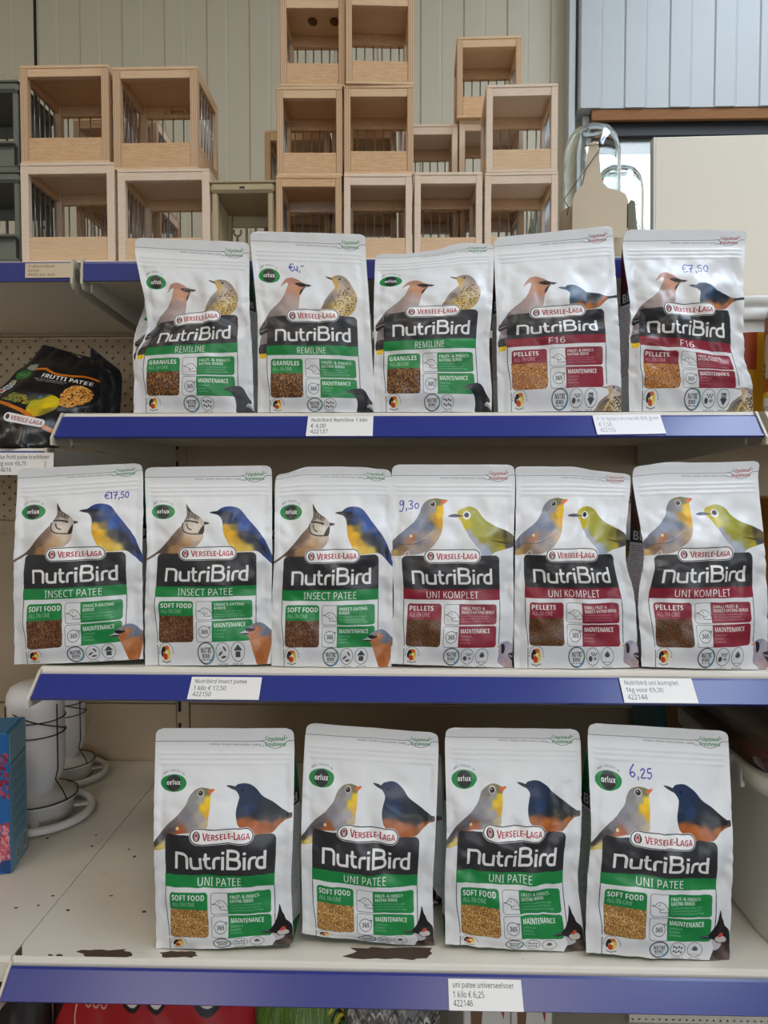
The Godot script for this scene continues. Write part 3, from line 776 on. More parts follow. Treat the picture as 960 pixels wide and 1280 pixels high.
func loose_bag(called: String, label: String, vs: Array, rows: Array, level: float, half: float, front: Material, side: Material, seed_: int, amp: float, group := "") -> Node3D:
	# rows: [left x, left y, right x, right y, distance]
	var n := FastNoiseLite.new()
	n.seed = seed_
	n.frequency = 1.0
	var ls := []
	var rs := []
	for r in rows:
		ls.append(px(r[0], r[1], r[4]))
		rs.append(px(r[2], r[3], r[4]))
	var low := 1e9
	for p in ls + rs:
		low = minf(low, p.y)
	var base := Vector3((ls[-1].x + rs[-1].x) / 2, level, ls[-1].z - half)
	var t := thing(called, label, "bag", base, group)
	var fg := []
	var bg := []
	var uv := []
	for j in 41:
		var v := j / 40.0
		var L := hermite(v, vs, ls)
		var R := hermite(v, vs, rs)
		var fr := []
		var br := []
		var ur := []
		for i in 25:
			var u := i / 24.0
			var p := L.lerp(R, u)
			p.y = maxf(p.y, level + 0.0008)
			var round_ := sin(PI * u) * smoothstep(0.0, 0.25, v)
			var z: float = round_ * half * 0.9 + amp * (0.007 * n.get_noise_2d(u * 2.5, v * 3.0) + 0.003 * absf(n.get_noise_2d(u * 8.0 + 4, v * 8.0)))
			fr.append(p + Vector3(0, 0, z) - base)
			br.append(p - Vector3(0, 0, round_ * half * 1.0 + 0.001) - base)
			ur.append(Vector2(u, v))
		fg.append(fr)
		bg.append(br)
		uv.append(ur)
	obj("front_panel", sheet(fg, uv), front, t)
	obj("back_panel", sheet(bg, uv, true), side, t)
	for e in [0, 24]:
		var strip := []
		var su := []
		for j in 41:
			strip.append([fg[j][e], bg[j][e]])
			su.append([Vector2(0, 0), Vector2(0, 0)])
		obj("side_seam", sheet(strip, su, e == 0), side, t)
	var bot := obj("bag_base", sheet([fg[40], bg[40]], [uv[40], uv[40]]), side, t)
	bot.name = "bag_base"
	return t

func build_left_goods() -> void:
	M.milk = mat("e9e7e8", 0.35)
	M.black_film = mat("131214", 0.28)
	M.slate_film = mat("2c3236", 0.4)
	var bp := picture(black_bag_print(), 0.28)
	loose_bag("black_feed_bag", "crinkled black feed bag with orange arcs and yellow bird leaning on the low shelf", [0.0, 0.16, 0.5, 0.78, 1.0],
		[[55, 431, 121, 449, 1.22], [36, 452, 124, 468, 1.20], [4, 482, 122, 500, 1.155], [-22, 506, 84, 530, 1.10], [-26, 566, 71, 566, 1.075]], 1.4953, 0.035, bp, M.black_film, 6, 1.3, "black feed bags")
	loose_bag("black_feed_bag", "plain slate-grey bag standing behind the black bag with orange arcs", [0.0, 0.2, 0.5, 0.8, 1.0],
		[[114, 434, 136, 452, 1.33], [112, 450, 150, 464, 1.33], [110, 480, 152, 486, 1.32], [108, 520, 149, 524, 1.32], [108, 545, 148, 545, 1.32]], 1.4953, 0.03, M.slate_film, M.slate_film, 7, 1.2, "black feed bags")
	drinker("white bird drinker with wire hoops beside the blue carton", -0.648, -1.300, 1.0)
	drinker("white bird drinker with wire hoops against the back panel", -0.680, -1.478, 0.86)
	# blue carton
	rng.seed = 31
	canvas(300, 420, 2.0, "1c5fa6")
	for i in 500:
		oval(rng.randf_range(0, 300), rng.randf_range(60, 190), 7, 5, ["9a2f48", "b8485c", "7a2038"][i % 3], rng.randf() * 3)
	for i in 400:
		oval(rng.randf_range(60, 300), rng.randf_range(270, 400), 9, 6, ["a83a50", "c25a68", "d88a90"][i % 3], rng.randf() * 3)
	oval(290, 400, 30, 20, "163f78")
	var fr := ink_texture()
	canvas(300, 560, 2.0, "76b0d0")
	fill(V([0, 0, 300, 0, 300, 120, 0, 120]), "80b8d6")
	line(V([0, 124, 300, 124]), 8, "20609c")
	line(V([8, 124, 8, 560]), 14, "20609c")
	for k in 6:
		round_rect(40, 150 + k * 52, 270, 194 + k * 52, [4, 4, 4, 4], "6aa4c6")
		for j in 4:
			micro(48, 262, 156 + k * 52 + j * 9, 4, "2f6c98")
	round_rect(210, 470, 270, 545, [2, 2, 2, 2], "c8ccd0")
	for k in 14:
		line(V([216 + k * 3.6, 476, 216 + k * 3.6, 530]), 1.6 if k % 3 else 2.6, "3a3a3c")
	round_rect(100, 490, 140, 545, [2, 2, 2, 2], "c0b8a8")
	fill(V([112, 500, 128, 500, 128, 535, 112, 535]), "5a4034")
	var sd := ink_texture()
	var h := px(26, 892, 1.20).y - Y_BOTTOM
	var bx := carton("blue_carton", "blue carton of red berries standing beside the white drinkers", Vector3(-0.661, Y_BOTTOM, -1.133), Vector3(0.125, h, 0.085), 0.20, fr, sd, "2f76a8")
	block("lid_flap", Vector3(-0.060, h - 0.0004, -0.034), Vector3(0.058, h + 0.0008, 0.040), mat("3a80ae", 0.45), bx, 0.0003)

# ---------------------------------------------------------------- goods on the right
func label_band(r0: float, r1: float, y0: float, y1: float, m: Material, t: Node3D, called := "label") -> void:
	var st := begin(true)
	var n := 40
	for j in 2:
		for k in n + 1:
			var a := TAU * k / n
			st.set_uv(Vector2(float(k) / n, 1.0 - j))
			st.add_vertex(Vector3(cos(a) * [r0, r1][j], [y0, y1][j], -sin(a) * [r0, r1][j]))
	for k in n:
		for i in [k, k + n + 2, k + 1, k, k + n + 1, k + n + 2]:
			st.add_index(i)
	obj(called, finish(st), m, t)

func build_right_goods() -> void:
	rng.seed = 44
	# white tub with a yellow label, behind the crumpled pouch
	canvas(900, 260, 2.0, "d9a520")
	for k in 3:
		fill(V([k * 300 + 20, 0, k * 300 + 70, 0, k * 300 + 70, 120, k * 300 + 20, 120]), "b0481c")
		oval(k * 300 + 150, 60, 34, 34, "a83a20")
		oval(k * 300 + 150, 60, 26, 26, "e8c890")
		micro(k * 300 + 132, k * 300 + 170, 56, 6, "a84a30")
		for j in 7:
			micro(k * 300 + 100, k * 300 + 240, 120 + j * 18, 7, "a87018")
	var yl := picture(ink_texture(), 0.4)
	var t := thing("feed_tub", "white-lidded tub with yellow label behind the crumpled pouch", "tub", Vector3(0.540, Y_ROW1, -1.262))
	obj("body", lathe([0.0, 0.0, 0.068, 0.0, 0.072, 0.004, 0.0755, 0.15, 0.0, 0.15], 40), M.white_plastic, t)
	label_band(0.0722, 0.0755, 0.010, 0.132, yl, t)
	obj("lid", lathe([0.0, 0.150, 0.079, 0.150, 0.080, 0.152, 0.080, 0.166, 0.078, 0.167, 0.078, 0.172, 0.080, 0.174, 0.080, 0.184, 0.078, 0.187, 0.070, 0.188, 0.068, 0.186, 0.0, 0.186], 44), M.white_plastic, t)
	# orange jar at the frame's edge
	canvas(900, 300, 2.0, "b0501c")
	for k in 3:
		fill(V([k * 300, 250, k * 300 + 300, 250, k * 300 + 300, 270, k * 300, 270]), "e8b030")
		fill(V([k * 300, 270, k * 300 + 300, 270, k * 300 + 300, 300, k * 300, 300]), "e8e4de")
		oval(k * 300 + 150, 130, 60, 75, "d8b890")
		round_rect(k * 300 + 60, 150, k * 300 + 130, 200, [8, 8, 8, 8], "1f5a48")
		micro(k * 300 + 66, k * 300 + 124, 165, 8, "c8d8c8")
		micro(k * 300 + 66, k * 300 + 124, 182, 8, "c8d8c8")
	var ol := picture(ink_texture(), 0.4)
	var j := thing("feed_tub", "orange-labelled jar with rounded white shoulder at the shelf end", "tub", Vector3(0.575, Y_ROW1, -1.118))
	obj("body", lathe([0.0, 0.0, 0.046, 0.0, 0.052, 0.004, 0.053, 0.140, 0.050, 0.152, 0.040, 0.160, 0.034, 0.164, 0.034, 0.178, 0.0, 0.178], 40), M.white_plastic, j)
	label_band(0.0532, 0.0537, 0.012, 0.140, ol, j)
	obj("cap", lathe([0.0, 0.172, 0.037, 0.172, 0.038, 0.174, 0.038, 0.196, 0.036, 0.198, 0.0, 0.198], 36), M.white_plastic, j)
	# ticket end on the neighbouring rail
	ticket("clear-edged white ticket under the orange-labelled jar", [], 957, 1010, RAIL_ROW1, 0.02, 0.9)
	# yellow carton on the neighbouring middle shelf
	canvas(300, 320, 2.0, "c88a2c")
	for i in 60:
		line(V([0, i * 5.4 + rng.randf_range(-1, 1), 300, i * 5.4 + rng.randf_range(-1, 1)]), 1.4, ["b87820", "d8a048", "a86a1c"][i % 3])
	fill(V([0, 0, 300, 0, 300, 14, 0, 14]), "8a5a20")
	var yc := ink_texture()
	var top := px(948, 622, 1.02).y
	carton("yellow_carton", "yellow grooved carton beside the notched white pouch", Vector3(0.575, Y_MID, -1.10), Vector3(0.16, top - Y_MID, 0.14), 0.0, yc, yc, "b87a24")
	# white bin with brown lid
	var b := thing("feed_bin", "white square bin with glossy dark brown lid on the bottom board", "bin", Vector3(0.615, Y_BOTTOM, -1.075))
	obj("body", loft([[0.150, 0.148, 0.05, 0.0], [0.156, 0.153, 0.055, 0.006], [0.170, 0.168, 0.055, 0.228], [0.176, 0.174, 0.055, 0.230], [0.176, 0.174, 0.055, 0.238]]), M.bin_plastic, b)
	obj("rim", loft([[0.178, 0.176, 0.056, 0.205], [0.181, 0.179, 0.057, 0.207], [0.182, 0.180, 0.057, 0.226], [0.178, 0.176, 0.056, 0.228]]), M.bin_plastic, b)
	var lid := mat("36201a", 0.16)
	obj("lid", loft([[0.183, 0.181, 0.058, 0.236], [0.186, 0.184, 0.058, 0.238], [0.186, 0.184, 0.058, 0.250], [0.181, 0.179, 0.055, 0.256], [0.168, 0.166, 0.05, 0.258], [0.164, 0.162, 0.05, 0.254], [0.10, 0.10, 0.03, 0.254]]), lid, b)
	block("handle", Vector3(-0.1825, 0.196, 0.05), Vector3(-0.1765, 0.222, 0.10), M.white_plastic, b, 0.002)
	# dark cartons in the shade behind
	carton("dark_carton", "dark teal carton in the shade behind the bin", Vector3(0.545, Y_BOTTOM, -1.47), Vector3(0.17, 0.27, 0.12), 0.06, null, null, "4d7888")
	carton("dark_carton", "narrow dark teal carton beside another behind the bin", Vector3(0.675, Y_BOTTOM, -1.45), Vector3(0.07, 0.26, 0.12), -0.05, null, null, "567f8e")
	var tagt := thing("wooden_tag", "small tan tag leaning between the dark cartons and the bin", "tag", Vector3(0.50, Y_BOTTOM, -1.36))
	var tg := obj("slip", box(Vector3(0.03, 0.29, 0.004), 0.001), mat("8a6a48", 0.7), tagt, Vector3(0, 0.145, 0))
	tg.name = "slip"
	tagt.rotation.z = 0.10

func loft(rings: Array) -> ArrayMesh:                                   # rounded rectangles [half width, half depth, corner radius, height] joined upward, capped at both ends
	var st := begin(true)
	var pts := []
	for q in rings:
		var row := []
		for c in 4:
			var sx: float = [1, 1, -1, -1][c]
			var sz: float = [-1, 1, 1, -1][c]
			for k in 8:
				var a: float = [PI / 2, 0.0, -PI / 2, -PI][c] - k * PI / 14.0
				row.append(Vector3(sx * (q[0] - q[2]) + cos(a) * q[2], q[3], sz * (q[1] - q[2]) - sin(a) * q[2]))
		pts.append(row)
	var n: int = pts[0].size()
	for i in pts.size() - 1:
		for k in n:
			var k2 := (k + 1) % n
			tri(st, pts[i][k2], pts[i][k], pts[i + 1][k])
			tri(st, pts[i][k2], pts[i + 1][k], pts[i + 1][k2])
	for e in [0, pts.size() - 1]:
		for k in range(1, n - 1):
			face(st, [pts[e][0], pts[e][k], pts[e][k + 1]], Vector3.UP if e else Vector3.DOWN)
	st.index()
	return finish(st)

# ---------------------------------------------------------------- goods under the bottom board, only their tops in view
func build_lower_goods() -> void:
	shelf("shelf", "low shelf board under the red and green bags", X_L, X_R + 0.9, 0.46, [0.455, 0.86, 0.43, 0.835], [true, false])
	shelf("shelf", "low shelf board under the dark bag", -1.4, X_L - 0.012, 0.46, [0.455, 0.86, 0.43, 0.835], [false, true])
	rng.seed = 55
	canvas(600, 200, 2.0, "b01c22")
	fill(V([0, 0, 110, 0, 0, 110]), "2a0f10")
	curve([110, 120, 80, 80, 110, 30, 150, 10], 4, "d8b8a8")
	for i in 9:
		ring(120 + (i % 3) * 22, 22 + (i / 3) * 18, 8, 6, 3, "d0a898")
	for k in 2:
		curve([250 + k * 70, 20, 225 + k * 70, 45, 255 + k * 70, 60, 285 + k * 70, 30, 260 + k * 70, 10], 22, "1a1214")
		curve([250 + k * 70, 20, 225 + k * 70, 45, 255 + k * 70, 60, 285 + k * 70, 30, 260 + k * 70, 10], 9, "e8e0da")
	ring(470, 30, 44, 34, 14, "1a1214")
	ring(470, 30, 36, 27, 6, "e8e0da")
	words("A", 452, 14, 488, 46, "1a1214", true)
	var red := picture(ink_texture(), 0.35)
	canvas(400, 200, 2.0, "5a7a2c")
	for i in 1400:
		var p := Vector2(rng.randf_range(0, 400), rng.randf_range(0, 200))
		line(PackedVector2Array([p, p + Vector2(rng.randf_range(-6, 6), -rng.randf_range(8, 22))]), 2, ["6f9238", "48661f", "8aa84c", "3a5418"][i % 4])
	for i in 8:
		curve([300 + i * 9, 30 + i * 10, 330 + i * 9, 20 + i * 9, 370 + i * 6, 34 + i * 10], 6, ["d8b838", "1c1810"][i % 2])
	var green := picture(ink_texture(), 0.35)
	canvas(400, 200, 2.0, "70706e")
	for i in 500:
		var p := Vector2(rng.randf_range(0, 400), rng.randf_range(0, 200))
		curve([p.x, p.y, p.x + 12, p.y - 6, p.x + 26, p.y], 4, ["2c2420", "58483c", "a8a098", "d8d4cc"][i % 4])
	var feather := picture(ink_texture(), 0.4)
	var g := "printed bags under the bottom board"
	var vs := [0.0, 0.3, 0.7, 1.0]
	for q in [["dark_feed_bag", "dark brown bag under the end of the bottom rail", -40, 48, mat("221614", 0.4), 61],
		["red_feed_bag", "red bag with black and white lettering under the bottom rail", 50, 312, red, 62],
		["green_feed_bag", "grass-green printed bag with yellow stripes beside the red bag", 314, 428, green, 63],
		["feather_feed_bag", "grey-brown feather-patterned bag beside the green bag", 430, 552, feather, 64]]:
		var a := px(q[2], 1262, 0.955).x
		var b := px(q[3], 1262, 0.955).x
		var t := thing(q[0], q[1], "bag", Vector3((a + b) / 2, 0.4606, -0.99), g)
		var n := FastNoiseLite.new()
		n.seed = q[5]
		n.frequency = 1.0
		var fg := []
		var bg := []
		var uv := []
		for j in 21:
			var v := j / 20.0
			var fr := []
			var br := []
			var ur := []
			for i in 25:
				var u := i / 24.0
				var y := 0.345 * (1.0 - v) + 0.012 * n.get_noise_1d(u * 3.0) * (1.0 - v)
				var e := pow(sin(PI * u), 0.4) * (0.25 + 0.75 * smoothstep(0.0, 0.5, v))
				fr.append(Vector3((u - 0.5) * (b - a), y, 0.042 * e + 0.006 * n.get_noise_2d(u * 4, v * 4)))
				br.append(Vector3((u - 0.5) * (b - a), y, -0.042 * e - 0.001))
				ur.append(Vector2(u, v * 1.9))
			fg.append(fr)
			bg.append(br)
			uv.append(ur)
		obj("front_panel", sheet(fg, uv), q[4], t)
		obj("back_panel", sheet(bg, uv, true), q[4], t)
		obj("bag_top", sheet([bg[0], fg[0]], [uv[0], uv[0]]), q[4], t)
	for q in [["white carton with a brown printed panel under the bottom ticket", 560, 640, 0.325, 0.3], ["white carton with red corner beside another under the ticket", 642, 705, 0.33, -0.2]]:
		var a := px(q[1], 1265, 1.0).x
		var b := px(q[2], 1265, 1.0).x
		rng.seed = 70
		canvas(200, 300, 2.0, "d8d4cc")
		fill(V([20, 10, 90, 6, 70, 80, 30, 90]), "7a5a44")
		fill(V([120, 20, 180, 14, 170, 70]), "a03030")
		carton("white_carton", q[0], Vector3((a + b) / 2, 0.4606, -1.05), Vector3((b - a) * 0.82, q[3], 0.08), q[4], ink_texture(), null, "cfcac2")

# ---------------------------------------------------------------- materials
func mat(col, rough := 0.6, metal := 0.0, spec := 0.5) -> StandardMaterial3D:
	var m := StandardMaterial3D.new()
	m.albedo_color = hex(col)
	m.roughness = rough
	m.metallic = metal
	m.metallic_specular = spec
	return m

func picture(tex: Texture2D, rough := 0.5, tint := Color.WHITE) -> StandardMaterial3D:
	var m := StandardMaterial3D.new()
	m.albedo_texture = tex
	m.albedo_color = tint
	m.roughness = rough
	return m

func grain_image(seed_: int, base: String, dark: String, along: float, across: float, amount: float) -> ImageTexture:
	var n := FastNoiseLite.new()
	n.seed = seed_
	n.frequency = 1.0
	var w := 256
	var o := Image.create(w, w, true, Image.FORMAT_RGB8)
	var a := Color.html(base)
	var b := Color.html(dark)
	for y in w:
		for x in w:
			var u := float(x) / w * TAU
			# wrapped along both ways so that it tiles
			var v := n.get_noise_3d(sin(u) * along, y * across / 16.0, cos(u) * along) * 0.6 + n.get_noise_2d(x * along * 0.12, y * across / 3.0) * 0.4
			o.set_pixel(x, y, a.lerp(b, clampf(0.35 + v * amount, 0, 1)))
	o.generate_mipmaps()
	return ImageTexture.create_from_image(o)

func wood(seed_: int, base: String, dark: String, upright: bool) -> StandardMaterial3D:
	var m := mat(Color.WHITE, 0.72)
	m.albedo_texture = grain_image(seed_, base, dark, 0.7, 5.0, 0.9)
	m.uv1_triplanar = true
	m.uv1_scale = Vector3.ONE * 7.0
	if upright:
		m.uv1_scale = Vector3(7.0, 7.0, 7.0)
	return m

func ply_edges(seed_: int) -> StandardMaterial3D:
	var r := RandomNumberGenerator.new()
	r.seed = seed_
	var o := Image.create(64, 64, true, Image.FORMAT_RGB8)
	for x in 64:
		var lay := (x / 8) % 2
		var c := Color.html("e2c6a6") if lay == 0 else Color.html("c9a27c")
		if x % 8 == 0:
			c = Color.html("96704e")
		for y in 64:
			o.set_pixel(x, y, c.lightened(r.randf_range(-0.05, 0.06)) if r.randf() < 0.7 else c)
	o.generate_mipmaps()
	var m := mat(Color.WHITE, 0.8)
	m.albedo_texture = ImageTexture.create_from_image(o)
	m.uv1_triplanar = true
	m.uv1_scale = Vector3.ONE * 90.0
	return m

func worn(base: String, spot: String, seed_: int, rough := 0.5, scale_ := 1.6, thresh := 0.62) -> StandardMaterial3D:
	var n := FastNoiseLite.new()
	n.seed = seed_
	n.frequency = 0.035
	n.fractal_octaves = 4
	var o := n.get_seamless_image(256, 256)
	var out := Image.create(256, 256, true, Image.FORMAT_RGB8)
	var a := Color.html(base)
	var b := Color.html(spot)
	for y in 256:
		for x in 256:
			var v := o.get_pixel(x, y).r
			out.set_pixel(x, y, a.lerp(b, 0.10 * v + (0.55 if v > thresh + 0.3 else 0.0)))
	out.generate_mipmaps()
	var m := mat(Color.WHITE, rough)
	m.albedo_texture = ImageTexture.create_from_image(out)
	m.uv1_triplanar = true
	m.uv1_scale = Vector3.ONE * scale_
	return m

func materials() -> void:
	M.wall_left = worn("d6ceb8", "bdb49c", 3, 0.5, 1.1)
	M.wall_right = worn("d0d5d7", "b6babb", 4, 0.45, 1.3)
	M.shelf = worn("e4dfd4", "c4b9a8", 8, 0.45, 2.1)
	M.back = worn("bda98e", "a08c72", 9, 0.6, 2.0)
	M.rail = mat("2c3684", 0.28)
	M.endcap = mat("cfc6b4", 0.5)
	M.rust = mat("4a3a2e", 0.9)
	M.ticket_back = mat("e8e6e2", 0.6)
	M.film = mat("e6e8eb", 0.4)
	M.dark = mat("1c1a19", 0.8)
	M.wood = [wood(11, "e9cba8", "d3ac82", false), wood(12, "e4c098", "c4976a", false), wood(13, "f0ddca", "dec4aa", false)]
	M.ply = [ply_edges(1), ply_edges(2)]
	M.knot = mat("6a4a34", 0.8)
	M.steel = mat("b4b7ba", 0.3, 0.6)
	M.wire = mat("2c2a28", 0.5, 0.4)
	M.cream = mat("e6dccb", 0.6)
	M.beige_plastic = mat("c8b89e", 0.5)
	M.grey_plastic = mat("6e7168", 0.6)
	M.khaki_plastic = mat("b9ab8a", 0.55)
	M.white_plastic = mat("e4e1dc", 0.4)
	M.bin_plastic = mat("ebe8e2", 0.4)
	M.bin_plastic.backlight_enabled = true
	M.bin_plastic.backlight = Color(1.0, 0.99, 0.95)
	M.floor = mat("5c5852", 0.6)
	M.ceiling = mat("dedbd6", 0.8)
	M.frame_dark = mat("2e3238", 0.5)
	M.batten = wood(15, "a87444", "83552e", false)
	M.glass = mat(Color(0.93, 0.97, 0.96, 0.12), 0.03)
	M.glass.transparency = BaseMaterial3D.TRANSPARENCY_ALPHA
	M.jar = mat(Color(0.97, 0.99, 0.985, 0.0), 0.02)
	M.jar.refraction_enabled = true
	M.jar.refraction_scale = 0.05
	M.clear = mat(Color(0.95, 0.95, 0.95, 0.18), 0.05)
	M.clear.transparency = BaseMaterial3D.TRANSPARENCY_ALPHA

# ---------------------------------------------------------------- naming and tagging
func numbered(n: String) -> String:
	if not taken.has(n):
		taken[n] = 0
		return n
	taken[n] += 1
	return "%s_%03d" % [n, taken[n]]

func thing(called: String, label: String, category: String, at := Vector3.ZERO, group := "") -> Node3D:
	var o := Node3D.new()
	o.name = numbered(called)
	add_child(o)
	o.position = at
	o.set_meta("label", label)
	o.set_meta("category", category)
	if group:
		o.set_meta("group", group)
	return o

func obj(called: String, mesh: Mesh, m: Material, parent: Node, at := Vector3.ZERO) -> MeshInstance3D:
	var o := MeshInstance3D.new()
	o.name = called
	o.mesh = mesh
	o.material_override = m
	parent.add_child(o, true)
	o.position = at
	return o

func struct(called: String, label: String, category: String, mesh: Mesh, m: Material, at := Vector3.ZERO) -> MeshInstance3D:
	var o := obj(called, mesh, m, self, at)
	o.set_meta("kind", "structure")
	o.set_meta("label", label)
	o.set_meta("category", category)
	return o

# ---------------------------------------------------------------- shapes
var box_cache := {}

func tri(st: SurfaceTool, a: Vector3, b: Vector3, c: Vector3) -> void:   # wound so that the front runs clockwise
	st.add_vertex(a)
	st.add_vertex(c)
	st.add_vertex(b)

func face(st: SurfaceTool, p: Array, toward: Vector3) -> void:          # a convex polygon facing a given way
	var n: Vector3 = (p[1] - p[0]).cross(p[2] - p[0])
	for i in range(1, p.size() - 1):
		if n.dot(toward) > 0:
			tri(st, p[0], p[i], p[i + 1])
		else:
			tri(st, p[0], p[i + 1], p[i])

func begin(smooth_on := false) -> SurfaceTool:
	var st := SurfaceTool.new()
	st.begin(Mesh.PRIMITIVE_TRIANGLES)
	st.set_smooth_group(0 if smooth_on else -1)
	return st

func finish(st: SurfaceTool) -> ArrayMesh:
	st.generate_normals()
	return st.commit()

func box(size: Vector3, bev := 0.0008) -> ArrayMesh:                   # a bevelled box round its own centre
	var key := "%.4f %.4f %.4f %.4f" % [size.x, size.y, size.z, bev]
	if box_cache.has(key):
		return box_cache[key]
	var st := begin()
	add_box(st, Vector3.ZERO, size, bev)
	box_cache[key] = finish(st)
	return box_cache[key]

func add_box(st: SurfaceTool, at: Vector3, size: Vector3, bev: float) -> void:
	var h := size / 2
	var b := minf(bev, minf(h.x, minf(h.y, h.z)) * 0.6)
	for ax in 3:
		for s in [-1, 1]:
			var u := (ax + 1) % 3
			var v := (ax + 2) % 3
			var p := []
			for q in [[-1, -1], [1, -1], [1, 1], [-1, 1]]:
				var c := Vector3()
				c[ax] = s * h[ax]
				c[u] = q[0] * (h[u] - b)
				c[v] = q[1] * (h[v] - b)
				p.append(c + at)
			var nn := Vector3()
			nn[ax] = s
			face(st, p, nn)
	for ax in 3:
		var u := (ax + 1) % 3
		var v := (ax + 2) % 3
		for su in [-1, 1]:
			for sv in [-1, 1]:
				var p := []
				for q in [[-1, 0], [1, 0], [1, 1], [-1, 1]]:
					var c := Vector3()
					c[ax] = q[0] * (h[ax] - b)
					c[u] = su * (h[u] - (b if q[1] == 1 else 0.0))
					c[v] = sv * (h[v] - (0.0 if q[1] == 1 else b))
					p.append(c + at)
				var nn := Vector3()
				nn[u] = su
				nn[v] = sv
				face(st, p, nn)
	for sx in [-1, 1]:
		for sy in [-1, 1]:
			for sz in [-1, 1]:
				var p := []
				for ax in 3:
					var c := Vector3(sx * (h.x - b), sy * (h.y - b), sz * (h.z - b))
					c[ax] = [sx * h.x, sy * h.y, sz * h.z][ax]
					p.append(c + at)
				face(st, p, Vector3(sx, sy, sz))

func block(called: String, lo: Vector3, hi: Vector3, m: Material, parent: Node, bev := 0.001) -> MeshInstance3D:
	return obj(called, box((hi - lo).abs(), bev), m, parent, (lo + hi) / 2)

func lathe(profile: Array, sides := 40, turn := TAU) -> ArrayMesh:     # [radius, height, ...] from bottom to top, outside
	var st := begin(true)
	var n := profile.size() / 2
	for i in n - 1:
		for k in sides:
			var a0 := turn * k / sides
			var a1 := turn * (k + 1) / sides
			var p := []
			for q in [[i, a0], [i, a1], [i + 1, a1], [i + 1, a0]]:
				p.append(Vector3(cos(q[1]) * profile[q[0] * 2], profile[q[0] * 2 + 1], -sin(q[1]) * profile[q[0] * 2]))
			if p[0].distance_to(p[1]) > 1e-6:
				tri(st, p[0], p[1], p[2])
			if p[2].distance_to(p[3]) > 1e-6:
				tri(st, p[0], p[2], p[3])
	st.index()
	return finish(st)

func tube(path: Array, r: float, sides := 6, closed := false) -> ArrayMesh:
	var st := begin(true)
	var n := path.size()
	var rings := []
	var side := Vector3.UP
	for i in n:
		var d: Vector3 = (path[(i + 1) % n] if (closed or i < n - 1) else path[i]) - (path[i - 1] if (closed or i > 0) else path[i])
		d = d.normalized()
		if i == 0:
			side = d.cross(Vector3.UP if absf(d.y) < 0.9 else Vector3.RIGHT).normalized()
		side = (side - d * side.dot(d)).normalized()
		var up := side.cross(d)
		var ringp := []
		for k in sides:
			ringp.append(path[i] + (side * cos(TAU * k / sides) + up * sin(TAU * k / sides)) * r)
		rings.append(ringp)
	for i in (n if closed else n - 1):
		for k in sides:
			var a: Array = rings[i]
			var b: Array = rings[(i + 1) % n]
			var k2 := (k + 1) % sides
			tri(st, a[k], b[k2], a[k2])
			tri(st, a[k], b[k], b[k2])
	if not closed:
		for e in [0, n - 1]:
			var c: Vector3 = path[e]
			for k in sides:
				if e == 0:
					tri(st, c, rings[e][k], rings[e][(k + 1) % sides])
				else:
					tri(st, c, rings[e][(k + 1) % sides], rings[e][k])
	st.index()
	return finish(st)

func extrude(outline: PackedVector2Array, depth: float, bev := 0.0) -> ArrayMesh:   # flat outline in x, y made solid along z, front at +depth/2
	var st := begin()
	var idx := Geometry2D.triangulate_polygon(outline)
	var z := depth / 2
	for i in range(0, idx.size(), 3):
		var p := []
		for k in 3:
			p.append(Vector3(outline[idx[i + k]].x, outline[idx[i + k]].y, z))
		face(st, p, Vector3.BACK)
		var q := []
		for v in p:
			q.append(Vector3(v.x, v.y, -z))
		face(st, q, Vector3.FORWARD)
	var cw := Geometry2D.is_polygon_clockwise(outline)
	for i in outline.size():
		var a := outline[i]
		var b := outline[(i + 1) % outline.size()]
		var out := Vector2(b.y - a.y, a.x - b.x) * (1.0 if not cw else -1.0)
		face(st, [Vector3(a.x, a.y, z), Vector3(b.x, b.y, z), Vector3(b.x, b.y, -z), Vector3(a.x, a.y, -z)], Vector3(out.x, out.y, 0))
	return finish(st)

func extrude_x(profile: PackedVector2Array, x0: float, x1: float) -> ArrayMesh:     # profile given as (depth toward the viewer, height)
	var m := extrude(profile, x1 - x0)
	var st := SurfaceTool.new()
	st.append_from(m, 0, Transform3D(Basis(Vector3(0, 0, 1), Vector3(0, 1, 0), Vector3(-1, 0, 0)), Vector3((x0 + x1) / 2, 0, 0)))
	return st.commit()

func card(w: float, h: float, t: float) -> ArrayMesh:                   # a thin card with print on its front only
	var st := begin()
	var z := t / 2
	var p := [Vector3(-w / 2, h / 2, z), Vector3(w / 2, h / 2, z), Vector3(w / 2, -h / 2, z), Vector3(-w / 2, -h / 2, z)]
	var uv := [Vector2(0, 0), Vector2(1, 0), Vector2(1, 1), Vector2(0, 1)]
	for i in [0, 1, 2, 0, 2, 3]:
		st.set_uv(uv[i])
		st.add_vertex(p[i])
	st.set_uv(Vector2(0.01, 0.01))
	for i in 4:
		var a: Vector3 = p[i]
		var b: Vector3 = p[(i + 1) % 4]
		face(st, [a, b, b - Vector3(0, 0, t), a - Vector3(0, 0, t)], (a + b) * Vector3(1, 1, 0))
	face(st, [p[0] - Vector3(0, 0, t), p[1] - Vector3(0, 0, t), p[2] - Vector3(0, 0, t), p[3] - Vector3(0, 0, t)], Vector3.FORWARD)
	return finish(st)

func sheet(grid: Array, uvs: Array, flip := false) -> ArrayMesh:        # rows of points, row by row from the top, left to right
	var st := begin(true)
	for j in grid.size():
		for i in grid[j].size():
			st.set_uv(uvs[j][i])
			st.add_vertex(grid[j][i])
	var w: int = grid[0].size()
	for j in grid.size() - 1:
		for i in w - 1:
			var a := j * w + i
			for k in ([a, a + 1, a + w + 1, a, a + w + 1, a + w] if not flip else [a, a + w + 1, a + 1, a, a + w, a + w + 1]):
				st.add_index(k)
	return finish(st)

